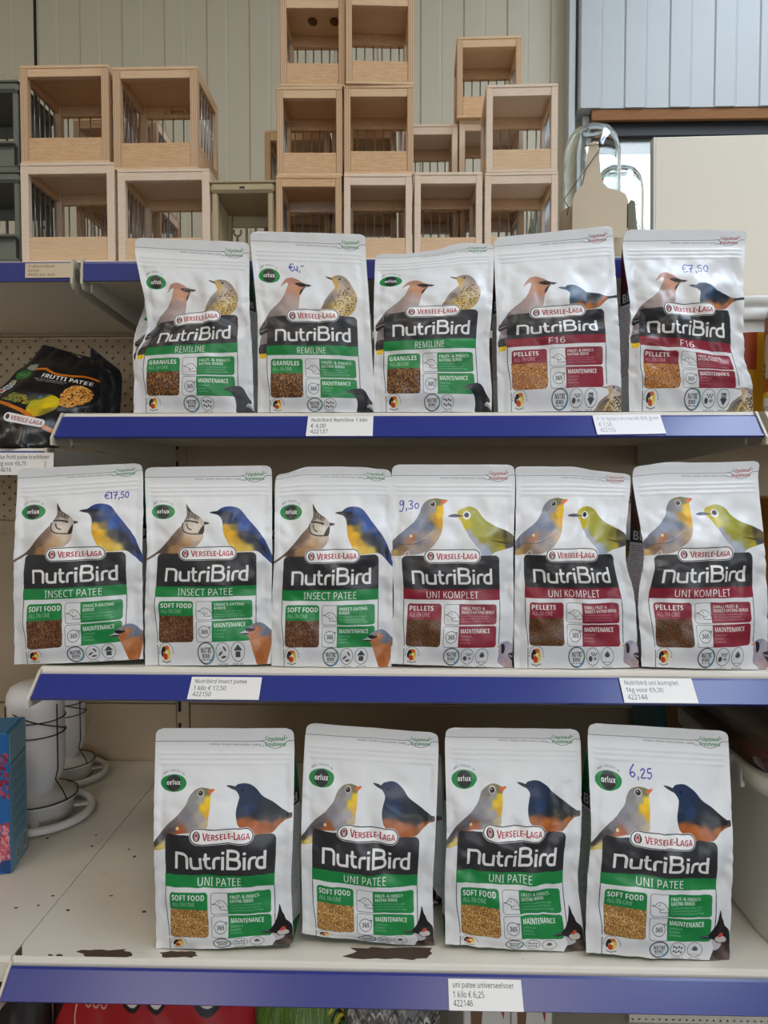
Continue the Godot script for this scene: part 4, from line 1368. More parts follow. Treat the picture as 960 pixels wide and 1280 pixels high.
# ---------------------------------------------------------------- printing: flat artwork on pouches, cards and cartons
var im: Image
var S := 1.6
var text_cache := {}
var rng := RandomNumberGenerator.new()

func hex(c) -> Color:
	return Color.html(c) if c is String else c

func canvas(w: float, h: float, s: float, col) -> void:
	S = s
	im = Image.create(int(w * s), int(h * s), false, Image.FORMAT_RGB8)
	im.fill(hex(col))

func ink_texture() -> ImageTexture:
	var out: Image = im.duplicate()
	out.shrink_x2()
	out.generate_mipmaps()
	return ImageTexture.create_from_image(out)

func V(a: Array) -> PackedVector2Array:
	var r := PackedVector2Array()
	for i in range(0, a.size(), 2):
		r.append(Vector2(a[i], a[i + 1]))
	return r

func fill(pts: PackedVector2Array, c) -> void:
	var col: Color = hex(c)
	var n := pts.size()
	var q := PackedVector2Array()
	var lo := 1e9
	var hi := -1e9
	for p in pts:
		var t := p * S
		q.append(t)
		lo = minf(lo, t.y)
		hi = maxf(hi, t.y)
	var y0 := maxi(0, roundi(lo))
	var y1 := mini(im.get_height(), roundi(hi))
	for y in range(y0, y1):
		var yc := y + 0.5
		var xs := []
		var a: Vector2 = q[n - 1]
		for i in n:
			var b: Vector2 = q[i]
			if (a.y <= yc) != (b.y <= yc):
				xs.append(a.x + (yc - a.y) / (b.y - a.y) * (b.x - a.x))
			a = b
		if xs.size() > 2:
			xs.sort()
		elif xs.size() == 2 and xs[0] > xs[1]:
			xs = [xs[1], xs[0]]
		for k in range(0, xs.size() - 1, 2):
			var x0 := roundi(xs[k])
			var x1 := roundi(xs[k + 1])
			if x1 > x0:
				im.fill_rect(Rect2i(x0, y, x1 - x0, 1), col)

func smooth(pts: PackedVector2Array, per := 4) -> PackedVector2Array:
	var r := PackedVector2Array()
	var n := pts.size()
	for i in n:
		for k in per:
			r.append(pts[i].cubic_interpolate(pts[(i + 1) % n], pts[(i + n - 1) % n], pts[(i + 2) % n], float(k) / per))
	return r

func oval(cx: float, cy: float, rx: float, ry: float, c, rot := 0.0) -> void:
	var p := PackedVector2Array()
	var n := 10 if maxf(rx, ry) < 8 else 28
	for i in n:
		p.append(Vector2(cx, cy) + Vector2(cos(TAU * i / n) * rx, sin(TAU * i / n) * ry).rotated(rot))
	fill(p, c)

func line(pts: PackedVector2Array, w: float, c) -> void:
	for i in pts.size() - 1:
		var d := pts[i + 1] - pts[i]
		if d.length() < 1e-4:
			continue
		var nn := d.normalized().orthogonal() * (w / 2)
		fill(PackedVector2Array([pts[i] + nn, pts[i + 1] + nn, pts[i + 1] - nn, pts[i] - nn]), c)
	if w * S > 4:
		for i in range(1, pts.size() - 1):
			oval(pts[i].x, pts[i].y, w / 2, w / 2, c)

func curve(a: Array, w: float, c) -> void:
	var p := V(a)
	var r := PackedVector2Array()
	for i in p.size() - 1:
		for k in 6:
			r.append(p[i].cubic_interpolate(p[i + 1], p[maxi(i - 1, 0)], p[mini(i + 2, p.size() - 1)], k / 6.0))
	r.append(p[p.size() - 1])
	line(r, w, c)
	oval(r[0].x, r[0].y, w / 2, w / 2, c)
	oval(r[r.size() - 1].x, r[r.size() - 1].y, w / 2, w / 2, c)

func ring(cx: float, cy: float, rx: float, ry: float, w: float, c) -> void:
	var p := PackedVector2Array()
	for i in 33:
		p.append(Vector2(cx + cos(TAU * i / 32) * rx, cy + sin(TAU * i / 32) * ry))
	line(p, w, c)

func round_rect(x0: float, y0: float, x1: float, y1: float, r: Array, c) -> void:
	var p := PackedVector2Array()                 # corner radii: top left, top right, bottom right, bottom left
	var cs := [Vector2(x0, y0), Vector2(x1, y0), Vector2(x1, y1), Vector2(x0, y1)]
	var inw := [Vector2(1, 1), Vector2(-1, 1), Vector2(-1, -1), Vector2(1, -1)]
	for k in 4:
		for i in 7:
			var a := PI + k * PI / 2 + i * PI / 12
			p.append(cs[k] + inw[k] * float(r[k]) + Vector2(cos(a), sin(a)) * float(r[k]))
	fill(p, c)

func glyphs(t: String, bold: bool) -> Array:
	var key := t + str(bold)
	if text_cache.has(key):
		return text_cache[key]
	var f := SystemFont.new()
	f.font_names = PackedStringArray(["Droid Sans"])
	if bold:
		f.font_weight = 700
	var m := TextMesh.new()
	m.font = f
	m.text = t
	m.font_size = 40
	m.depth = 0.0
	m.curve_step = 3.0
	m.pixel_size = 1.0
	var arr := m.get_mesh_arrays()
	var v: PackedVector3Array = arr[Mesh.ARRAY_VERTEX]
	var nn: PackedVector3Array = arr[Mesh.ARRAY_NORMAL]
	var idx: PackedInt32Array = arr[Mesh.ARRAY_INDEX] if arr[Mesh.ARRAY_INDEX] != null else PackedInt32Array()
	var tris := PackedVector2Array()
	var box := Rect2()
	if idx.is_empty():
		for i in v.size():
			idx.append(i)
	for i in range(0, idx.size(), 3):
		if nn[idx[i]].z < 0.5:
			continue
		for k in 3:
			var p := Vector2(v[idx[i + k]].x, -v[idx[i + k]].y)
			box = Rect2(p, Vector2.ZERO) if tris.is_empty() else box.expand(p)
			tris.append(p)
	text_cache[key] = [tris, box]
	return text_cache[key]

func words(t: String, x0: float, y0: float, x1: float, y1: float, c, bold := false, slope := 0.0, slant := 0.0) -> void:
	var g := glyphs(t, bold)                      # fitted into the box x0..x1, y0..y1
	var tris: PackedVector2Array = g[0]
	var b: Rect2 = g[1]
	for i in range(0, tris.size(), 3):
		var p := PackedVector2Array()
		for k in 3:
			var q := (tris[i + k] - b.position) / b.size
			var x := lerpf(x0, x1, q.x)
			var y := lerpf(y0, y1, q.y)
			p.append(Vector2(x + slant * (y1 - y), y + slope * (x - x0)))
		fill(p, c)

func micro(x0: float, x1: float, y: float, h: float, c) -> void:
	var x := x0                                   # lines of print too fine to read
	while x < x1:
		var w := rng.randf_range(h * 0.35, h * 0.8)
		im.fill_rect(Rect2i(int(x * S), int(y * S), maxi(1, int(w * S)), maxi(1, int(h * S))), hex(c))
		x += w + (h * 1.2 if rng.randf() < 0.16 else h * 0.35)

func blend_at(an: Array, p: Vector2) -> Color:
	var r := 0.0
	var g := 0.0
	var b := 0.0
	var t := 0.0
	for a in an:
		var d: float = p.distance_squared_to(a[0]) + 30.0
		var w := 1.0 / (d * d)
		var c: Color = a[1]
		r += c.r * w
		g += c.g * w
		b += c.b * w
		t += w
	return Color(r / t, g / t, b / t)

# a photographed bird in the print: outline and colour samples in the coordinates they were read in, k = [ax, bx, ay, by]
func map_pts(a: Array, k: Array) -> PackedVector2Array:
	var r := PackedVector2Array()
	for i in range(0, a.size(), 2):
		r.append(Vector2(a[i] * k[0] + k[1], a[i + 1] * k[2] + k[3]))
	return r

func bird(outline: Array, colours: Array, k: Array, ang := 0.6, strokes := 420, slen := 11.0, jit := 0.10) -> void:
	var pts := smooth(map_pts(outline, k))
	var an := []
	for i in range(0, colours.size(), 3):
		an.append([Vector2(colours[i] * k[0] + k[1], colours[i + 1] * k[2] + k[3]), Color.html(colours[i + 2])])
	var box := Rect2(pts[0], Vector2.ZERO)
	for p in pts:
		box = box.expand(p)
	var n := pts.size()
	var step := 2
	for yy in range(int(box.position.y * S), int(box.end.y * S) + 1, step):
		var yc := (yy + 1.0) / S
		var xs := []
		var a: Vector2 = pts[n - 1]
		for i in n:
			var b: Vector2 = pts[i]
			if (a.y <= yc) != (b.y <= yc):
				xs.append(a.x + (yc - a.y) / (b.y - a.y) * (b.x - a.x))
			a = b
		xs.sort()
		for j in range(0, xs.size() - 1, 2):
			var x := roundi(xs[j] * S)
			var e := roundi(xs[j + 1] * S)
			while x < e:
				var w := mini(7, e - x)
				im.fill_rect(Rect2i(x, yy, w, step), blend_at(an, Vector2((x + 3) / S, yc)))
				x += w
	for i in strokes:
		var p := Vector2(rng.randf_range(box.position.x, box.end.x), rng.randf_range(box.position.y, box.end.y))
		var d := Vector2.from_angle(-ang + rng.randf_range(-0.5, 0.5)) * slen * rng.randf_range(0.4, 1.0)
		if Geometry2D.is_point_in_polygon(p, pts) and Geometry2D.is_point_in_polygon(p + d, pts):
			var c := blend_at(an, p)
			var j := rng.randf_range(-jit, jit) * 1.7
			line(PackedVector2Array([p, p + d]), 2.2, Color(c.r + j, c.g + j, c.b + j).clamp())

func patch(a: Array, k: Array, c) -> void:
	fill(smooth(map_pts(a, k), 3), c)

func dab(x: float, y: float, r: float, k: Array, c) -> void:
	oval(x * k[0] + k[1], y * k[2] + k[3], r * k[0], r * k[2], c)

func stripe(a: Array, w: float, k: Array, c) -> void:
	var p := map_pts(a, k)
	var f := []
	for q in p:
		f.append(q.x)
		f.append(q.y)
	curve(f, w, c)

const K_R := [0.8655, -38.9, 0.881, 152.9]
const K_F := [0.8168, -22.0, 0.913, 125.6]
const K_I := [0.8076, -11.7, 0.8797, 140.0]
const K_U := [0.8045, -12.0, 0.8117, 143.0]
const K_P := [0.8196, -12.8, 0.8217, 166.7]

func bird_waxwing() -> void:
	var k := K_R
	patch([80, 590, 150, 560, 158, 640, 128, 705, 112, 760, 62, 765, 62, 680], k, "8d8083")
	patch([61, 690, 128, 680, 116, 762, 60, 766], k, "3b3437")
	fill(map_pts([59, 757, 114, 752, 106, 790, 62, 793], k), "efc716")
	bird([243, 235, 275, 185, 300, 168, 335, 164, 375, 180, 412, 206, 440, 218, 478, 229, 447, 240, 420, 260, 398, 296, 386, 318, 380, 350, 372, 395, 358, 440, 330, 500, 150, 520, 60, 560, 78, 520, 100, 480, 130, 432, 170, 395, 225, 352, 262, 310, 285, 265, 300, 222, 298, 208, 272, 216],
		[300, 185, "b98a78", 340, 185, "b88470", 330, 240, "c79478", 360, 270, "c98f74", 320, 330, "b39a92", 250, 380, "a99692", 180, 430, "9d8f90", 340, 400, "b4a3a0", 130, 480, "8c8284", 90, 520, "5c5355", 300, 460, "b0a19e", 260, 215, "b98a78"], k, 0.8, 420, 14, 0.04)
	patch([352, 211, 385, 205, 415, 211, 440, 221, 425, 238, 395, 238, 370, 226], k, "2b2523")
	dab(385, 220, 8, k, "15110f")
	dab(383, 217, 2.5, k, "b9b4ae")
	patch([428, 217, 478, 229, 445, 241, 428, 236], k, "3a3a40")
	patch([440, 240, 415, 265, 392, 300, 386, 290, 400, 262, 425, 240], k, "2b2626")
	patch([436, 236, 446, 238, 412, 262, 404, 268], k, "d9cfc8")
	patch([58, 562, 100, 535, 145, 520, 150, 558, 100, 585, 66, 606], k, "1d1b1d")
	stripe([62, 575, 100, 556, 140, 540], 3.0, k, "cfc8c8")
	stripe([70, 545, 100, 495, 140, 440], 4.0, k, "4a4446")

func thrush_spots(poly: PackedVector2Array, n: int, w: float) -> void:
	var box := Rect2(poly[0], Vector2.ZERO)
	for p in poly:
		box = box.expand(p)
	for i in n:
		var p := Vector2(rng.randf_range(box.position.x, box.end.x), rng.randf_range(box.position.y, box.end.y))
		if Geometry2D.is_point_in_polygon(p, poly):
			oval(p.x, p.y, w * rng.randf_range(0.7, 1.6), w * rng.randf_range(0.4, 0.8), ["2e2418", "3b2e20", "221a12"][i % 3], rng.randf_range(-1.2, 0.4))

func bird_thrush() -> void:
	var k := K_R
	bird([588, 156, 620, 158, 640, 152, 665, 144, 700, 144, 730, 155, 755, 180, 775, 215, 800, 260, 812, 300, 805, 350, 790, 400, 755, 440, 715, 475, 680, 480, 600, 470, 530, 430, 528, 415, 545, 390, 575, 330, 610, 285, 645, 245, 650, 225, 640, 200, 632, 182, 612, 172],
		[690, 152, "8f7d70", 740, 190, "9c8a84", 660, 190, "c9a86a", 655, 215, "d8a85a", 700, 230, "c8b8a8", 760, 260, "b9a48c", 790, 320, "c0a878", 740, 330, "d9c48f", 690, 300, "cdb894", 640, 300, "a29590", 590, 340, "8e8480", 560, 400, "8f7a58", 640, 380, "d8b96f", 700, 400, "e0c27a", 760, 400, "c8a868", 600, 410, "a98c58", 700, 450, "d8b76a", 720, 200, "b5a7a0"], k, 1.0, 500, 9, 0.12)
	thrush_spots(smooth(map_pts([670, 265, 700, 250, 760, 240, 806, 290, 795, 380, 740, 440, 690, 470, 640, 440, 600, 430, 640, 380, 660, 320], k)), 300, 3.6)
	thrush_spots(smooth(map_pts([700, 190, 750, 190, 775, 235, 740, 240], k)), 30, 2.4)
	for i in 7:
		stripe([548 + i * 9, 410 + i * 3, 590 + i * 9, 350 + i * 3, 632 + i * 3, 300 + i * 8], 2.6, k, ["3f382f", "6b5c42"][i % 2])
	patch([588, 153, 622, 159, 642, 176, 612, 171], k, "4a4038")
	dab(690, 170, 15, k, "cfc2b0")
	dab(690, 170, 11, k, "1b1613")
	dab(686, 166, 3, k, "e6e0da")

func bird_black_corner() -> void:
	var k := [0.4253, 398.0, 0.3486, 968.9]
	patch([712, 485, 750, 492, 795, 560, 740, 575, 700, 560], k, "9a9da2")
	patch([706, 520, 760, 545, 805, 590, 805, 606, 700, 606], k, "1a1a1e")
	bird([398, 250, 425, 228, 460, 208, 510, 198, 555, 190, 600, 188, 640, 205, 675, 250, 705, 320, 740, 390, 772, 435, 770, 480, 735, 470, 705, 490, 700, 540, 700, 606, 565, 606, 560, 500, 545, 400, 515, 340, 490, 300, 450, 275, 410, 268],
		[600, 260, "26262e", 560, 215, "2c2e38", 430, 245, "4c5058", 470, 240, "33353c", 600, 400, "141418", 640, 520, "17171b", 700, 400, "1c1c22", 520, 300, "18181c"], k, 1.0, 260, 12, 0.05)
	patch([400, 250, 450, 232, 500, 250, 515, 275, 450, 268], k, "474a52")
	dab(570, 235, 9, k, "0c0c0f")
	dab(568, 232, 3, k, "b0b0b0")

func bird_flycatcher_long() -> void:
	var k := K_F
	bird([492, 290, 515, 290, 540, 290, 560, 276, 600, 272, 640, 285, 675, 310, 700, 330, 745, 338, 790, 350, 845, 372, 885, 372, 932, 365, 932, 382, 880, 388, 850, 400, 820, 425, 790, 450, 740, 465, 640, 460, 580, 448, 562, 410, 565, 370, 570, 340, 548, 315, 515, 305],
		[600, 290, "24455f", 650, 320, "234a6a", 600, 370, "24496a", 700, 350, "1e3448", 780, 370, "1c2530", 880, 378, "202a34", 580, 400, "2a4c66", 680, 400, "22354a", 760, 402, "33302f", 600, 440, "b06a3a", 700, 440, "c07038", 790, 425, "b86c3c", 840, 400, "a8683c", 660, 432, "b8683a"], k, 0.2, 420, 13, 0.05)
	patch([492, 287, 538, 290, 546, 308, 515, 304], k, "5d7080")
	dab(574, 297, 7, k, "0d141c")

func bird_crested_tit() -> void:
	var k := K_I
	bird([313, 118, 330, 140, 355, 172, 395, 200, 420, 215, 440, 238, 455, 248, 488, 258, 455, 266, 445, 275, 440, 320, 440, 360, 425, 385, 395, 420, 360, 460, 280, 480, 110, 470, 60, 495, 12, 520, 14, 505, 90, 455, 150, 405, 220, 330, 285, 265, 300, 235, 318, 205, 318, 165],
		[360, 240, "cfc4b8", 390, 280, "d8cec2", 430, 240, "c8bcb0", 330, 160, "3a3230", 380, 205, "5a504c", 330, 195, "6a5f58", 350, 300, "d4c8bc", 250, 320, "7d6458", 200, 380, "6f5a50", 140, 430, "5c4c46", 60, 490, "6b5648", 330, 380, "c4a07c", 400, 360, "d0bca8", 300, 430, "b48c64", 220, 440, "a88258", 400, 400, "b8a493"], k, 0.7, 420, 12, 0.07)
	stripe([308, 240, 345, 240, 395, 250], 11, k, "3c3330")
	stripe([318, 262, 330, 290, 352, 302], 8, k, "4a403c")
	stripe([290, 255, 290, 290, 305, 315, 350, 330, 425, 332], 7, k, "2c2826")
	patch([447, 270, 440, 330, 405, 332, 420, 295], k, "2a2524")
	for i in 9:
		stripe([322 + i * 11, 165 + i * 7, 330 + i * 11, 180 + i * 7], 2.6, k, ["d5cac0", "241f1d"][i % 2])
	dab(396, 252, 8, k, "120f0e")
	patch([450, 246, 488, 257, 450, 268], k, "3a3634")
	stripe([60, 490, 140, 440, 240, 400], 3, k, "4a3c36")

func bird_blue_yellow() -> void:
	var k := K_I
	bird([487, 180, 535, 172, 565, 152, 600, 140, 650, 140, 695, 155, 730, 190, 765, 235, 800, 275, 845, 330, 880, 385, 905, 440, 930, 500, 938, 555, 920, 550, 880, 510, 830, 465, 780, 462, 660, 460, 615, 400, 590, 350, 582, 310, 580, 260, 572, 225, 550, 200, 515, 190],
		[600, 160, "27447e", 660, 160, "2c4f94", 700, 200, "28488a", 600, 200, "1c2c48", 640, 240, "22386a", 590, 230, "222c3c", 750, 260, "2a4f9c", 800, 310, "26427c", 720, 285, "4468b0", 780, 370, "2c3446", 850, 430, "2a2f40", 920, 520, "253c78", 880, 400, "27468a", 605, 295, "e0a820", 640, 330, "f0b824", 620, 380, "e8b02c", 680, 390, "d8a83c", 700, 430, "e0b848", 640, 430, "e8c850", 655, 290, "8a7a40", 760, 450, "e4c460", 725, 350, "4a4a4c"], k, -0.9, 520, 13, 0.05)
	patch([487, 179, 535, 171, 560, 180, 545, 192, 515, 189], k, "20242c")
	patch([545, 178, 590, 172, 620, 185, 590, 215, 572, 218], k, "1a2436")
	dab(607, 182, 8, k, "0a0c12")
	for i in 5:
		stripe([770 + i * 14, 330 + i * 4, 830 + i * 12, 400 + i * 8, 880 + i * 8, 470 + i * 10], 2.2, k, "1b2030")

func bird_chaffinch_corner() -> void:
	var k := [0.3141, 464.0, 0.23, 971.0]
	bird([285, 388, 330, 355, 390, 318, 415, 268, 470, 215, 540, 165, 600, 138, 660, 130, 710, 155, 770, 215, 840, 310, 895, 370, 920, 430, 915, 510, 885, 600, 860, 720, 820, 850, 795, 905, 640, 905, 600, 840, 555, 740, 520, 640, 490, 540, 460, 460, 430, 420, 350, 400],
		[600, 180, "7c8aa0", 700, 210, "77859c", 800, 330, "6c7890", 740, 430, "727e94", 480, 230, "8592a8", 600, 270, "c9865c", 640, 320, "c87f50", 560, 380, "c47a4c", 520, 460, "c27848", 700, 520, "cf8a58", 600, 600, "d0926a", 760, 650, "b96f3c", 700, 780, "b0642f", 870, 520, "8a7468", 800, 560, "c07848", 690, 400, "8a8490", 560, 240, "a08078"], k, 1.1, 420, 11, 0.07)
	patch([410, 265, 490, 262, 530, 290, 585, 285, 560, 330, 490, 350, 430, 335], k, "1e1c22")
	patch([300, 388, 390, 330, 470, 360, 440, 380], k, "c9ced4")
	patch([285, 390, 380, 372, 470, 385, 450, 415, 350, 402], k, "2c3038")
	dab(520, 305, 14, k, "08080a")

func mesia_head(k: Array, ex: float, ey: float) -> void:
	dab(ex, ey, 23, k, "c6c6c8")
	dab(ex - 1, ey + 1, 16, k, "17141a")
	dab(ex - 5, ey - 4, 4, k, "f0f0f0")

func bird_mesia_full() -> void:
	var k := K_U
	bird([437, 95, 415, 112, 402, 130, 405, 170, 400, 230, 398, 300, 385, 350, 355, 400, 310, 450, 260, 480, 200, 498, 130, 500, 10, 505, 5, 450, 10, 415, 60, 360, 120, 310, 185, 255, 225, 195, 240, 150, 265, 110, 300, 88, 350, 78, 390, 86, 415, 88],
		[330, 90, "86805c", 290, 130, "8c8c90", 250, 160, "858790", 320, 165, "9c9ca4", 365, 115, "7d7a58", 380, 150, "f0c020", 370, 200, "f4c41c", 385, 250, "eaa820", 335, 225, "c09848", 270, 230, "8a90a4", 300, 290, "6c7890", 200, 290, "8088a0", 130, 330, "7c86a0", 60, 390, "6a6878", 170, 382, "b07a5c", 220, 400, "8a8894", 30, 440, "5a5560", 280, 400, "a2989a", 340, 350, "b8a088", 360, 380, "c0a890", 250, 450, "b0a49c", 100, 460, "9c7c58", 40, 480, "c0a060", 180, 470, "a89a94"], k, 0.8, 520, 13, 0.06)
	patch([388, 98, 437, 92, 412, 118, 388, 124], k, "e07038")
	mesia_head(k, 325, 122)
	stripe([170, 410, 250, 385, 340, 320], 2.6, k, "c9c4c4")
	stripe([20, 440, 110, 420, 200, 415, 270, 380], 3, k, "57525e")
	dab(163, 358, 11, k, "f0d29a")
	stripe([110, 500, 140, 470, 150, 500], 4, k, "e6e8eb")

func bird_mesia_side() -> void:
	var k := K_P
	bird([415, 183, 398, 200, 388, 220, 388, 290, 380, 360, 370, 420, 280, 450, 160, 470, 100, 520, 95, 565, 10, 580, 5, 545, 45, 490, 110, 410, 180, 345, 230, 280, 250, 230, 280, 195, 320, 175, 360, 176, 385, 182],
		[320, 185, "857f60", 280, 230, "8a8888", 330, 245, "a2a2a4", 365, 200, "7c7856", 370, 250, "f4d020", 350, 290, "f4c818", 372, 330, "e8b030", 290, 290, "8e8e96", 230, 350, "84828c", 150, 420, "6e6a72", 330, 360, "a8a4a8", 360, 400, "c8b89c", 280, 410, "9a949a", 190, 447, "b4643a", 60, 500, "55505a", 30, 530, "4c4638", 55, 562, "e0cc70", 90, 545, "d8c888"], k, 0.75, 480, 13, 0.05)
	patch([378, 186, 415, 181, 394, 205, 372, 209], k, "dd6a38")
	mesia_head(k, 323, 207)
	dab(178, 428, 11, k, "f0d6a0")
	for i in 4:
		stripe([30, 545 - i * 8, 100, 480 - i * 8, 170, 440 - i * 9], 2.2, k, "4d4854")

func bird_white_eye() -> void:
	var k := K_U
	bird([438, 213, 475, 198, 510, 195, 515, 175, 545, 155, 590, 143, 630, 150, 665, 175, 700, 225, 750, 265, 820, 300, 880, 325, 925, 355, 937, 385, 935, 440, 900, 455, 800, 480, 760, 505, 700, 515, 680, 470, 640, 420, 600, 370, 580, 330, 560, 300, 545, 265, 515, 225, 480, 222],
		[560, 165, "c0b02c", 620, 170, "a8a030", 660, 220, "a0a034", 540, 230, "c8b430", 570, 290, "c8b828", 700, 280, "a09e38", 650, 330, "a4a23c", 760, 300, "989640", 700, 380, "a09c3c", 820, 350, "7d7430", 880, 350, "4c4630", 900, 400, "6a6038", 820, 415, "a09038", 905, 432, "4a4a50", 840, 458, "b8a838", 590, 340, "a8a8c0", 630, 400, "b4b4c8", 690, 450, "b8bcd0", 740, 490, "a8b4c8", 785, 465, "a0a060"], k, -0.5, 520, 12, 0.05)
	patch([438, 213, 475, 198, 520, 203, 538, 215, 480, 221], k, "46506c")
	dab(578, 208, 30, k, "eeeeee")
	dab(578, 205, 20, k, "6a6870")
	dab(577, 204, 13, k, "1a171c")
	stripe([530, 212, 552, 212], 5, k, "3a3420")
	for i in 4:
		stripe([760 + i * 20, 390 + i * 6, 850 + i * 12, 405 + i * 6, 925, 400 + i * 12], 2.6, k, "3d3a26")

func bird_lilac_corner() -> void:
	var k := [0.3866, 369.0, 0.2245, 989.0]
	bird([700, 462, 735, 440, 745, 410, 780, 370, 840, 350, 900, 365, 950, 420, 965, 470, 965, 860, 860, 855, 780, 800, 730, 760, 722, 700, 735, 620, 730, 540, 735, 480],
		[850, 390, "9c9cb4", 900, 500, "b0a8bc", 850, 600, "b4acbc", 780, 700, "a89cac", 880, 720, "b0a0a8", 900, 820, "b09898", 930, 420, "b8b4b0", 800, 780, "b8a4a8"], k, 0.9, 300, 11, 0.04)
	patch([770, 420, 800, 405, 825, 460, 830, 540, 810, 600, 780, 605, 772, 500], k, "20222e")
	patch([700, 462, 735, 443, 762, 470, 735, 483], k, "e09060")
	patch([885, 625, 920, 605, 965, 610, 965, 745, 920, 690], k, "2b2a30")
	stripe([905, 640, 940, 665, 960, 655], 3, k, "d8d4d4")

func bird_bulbul_corner() -> void:
	var k := [0.3138, 497.0, 0.331, 852.0]
	bird([240, 690, 280, 655, 380, 640, 440, 590, 500, 500, 530, 420, 555, 320, 568, 245, 590, 300, 610, 370, 640, 430, 665, 500, 720, 550, 765, 630, 770, 800, 780, 990, 600, 990, 440, 1000, 460, 920, 490, 860, 490, 800, 460, 740, 430, 710, 400, 690, 320, 690],
		[560, 500, "1e1819", 600, 600, "1a1516", 720, 700, "1c1718", 480, 620, "1b1718", 650, 900, "5a4846", 700, 930, "6a5855", 600, 950, "4a3a38", 520, 900, "30282a", 480, 980, "5a4c4a", 740, 850, "3a2e30", 300, 680, "2c3038"], k, 0.9, 300, 11, 0.05)
	patch([425, 700, 500, 730, 540, 770, 632, 790, 600, 840, 500, 872, 478, 800], k, "c4bec8")
	dab(612, 722, 1, k, "c8c2be")
	oval(612 * k[0] + k[1], 722 * k[2] + k[3], 31, 17, "cbc5c1", 0.1)
	patch([556, 684, 600, 618, 652, 640, 640, 682], k, "d04a3c")
	patch([240, 690, 300, 660, 390, 652, 405, 690], k, "2c3038")
	stripe([260, 678, 320, 662, 385, 658], 2.5, k, "8d949c")
	dab(545, 628, 8, k, "060505")

func bird_flycatcher_round() -> void:
	var k := K_P
	bird([488, 162, 515, 162, 540, 170, 560, 155, 600, 148, 640, 155, 690, 190, 730, 235, 790, 272, 840, 310, 885, 342, 908, 345, 908, 375, 880, 385, 840, 410, 800, 455, 770, 468, 660, 465, 580, 415, 560, 370, 556, 320, 565, 270, 572, 230, 550, 195, 520, 182],
		[600, 170, "1c3054", 660, 200, "1a2c4c", 600, 260, "1a3050", 640, 310, "1e3c64", 580, 330, "1a2c48", 720, 280, "1c2a3c", 800, 330, "1e242c", 870, 360, "1a1e24", 700, 350, "1c2430", 800, 372, "262626", 590, 392, "a85a28", 680, 404, "b8662c", 640, 440, "b0602a", 740, 430, "b4642c", 820, 402, "b06834", 875, 386, "9a6238"], k, -0.3, 520, 13, 0.045)
	patch([488, 161, 515, 161, 545, 172, 552, 192, 520, 182], k, "2c343c")
	dab(592, 190, 8, k, "05070a")
	for i in 4:
		stripe([700 + i * 10, 300 + i * 16, 790 + i * 8, 330 + i * 12, 880, 358 + i * 5], 2.0, k, "12161c")

func nutri_lettering(c) -> void:
	var w := 15.5
	line(V([125, 645, 125, 732]), w, c)
	curve([125, 652, 150, 652, 172, 654, 184, 668, 185, 690, 185, 725], w, c)
	curve([208, 672, 208, 700, 212, 720, 226, 726, 258, 725], w, c)
	line(V([260, 664, 260, 733]), w, c)
	curve([288, 648, 288, 690, 290, 715, 300, 725, 310, 725], w, c)
	line(V([274, 671, 312, 671]), 13, c)
	curve([330, 725, 330, 695, 335, 676, 348, 671, 358, 671], w, c)
	line(V([378, 664, 378, 733]), w, c)
	line(V([378, 638, 378, 652]), w, c)
	line(V([405, 627, 405, 732]), w, c)
	curve([405, 634, 440, 634, 458, 640, 462, 653, 458, 668, 440, 674, 416, 674], w, c)
	curve([440, 674, 462, 680, 470, 700, 464, 718, 446, 725, 405, 725], w, c)
	line(V([494, 664, 494, 733]), w, c)
	line(V([494, 638, 494, 652]), w, c)
	curve([520, 725, 520, 695, 525, 676, 538, 671, 548, 671], w, c)
	curve([600, 726, 576, 725, 562, 715, 559, 698, 563, 680, 578, 671, 600, 671], w, c)
	line(V([600, 634, 600, 733]), w, c)

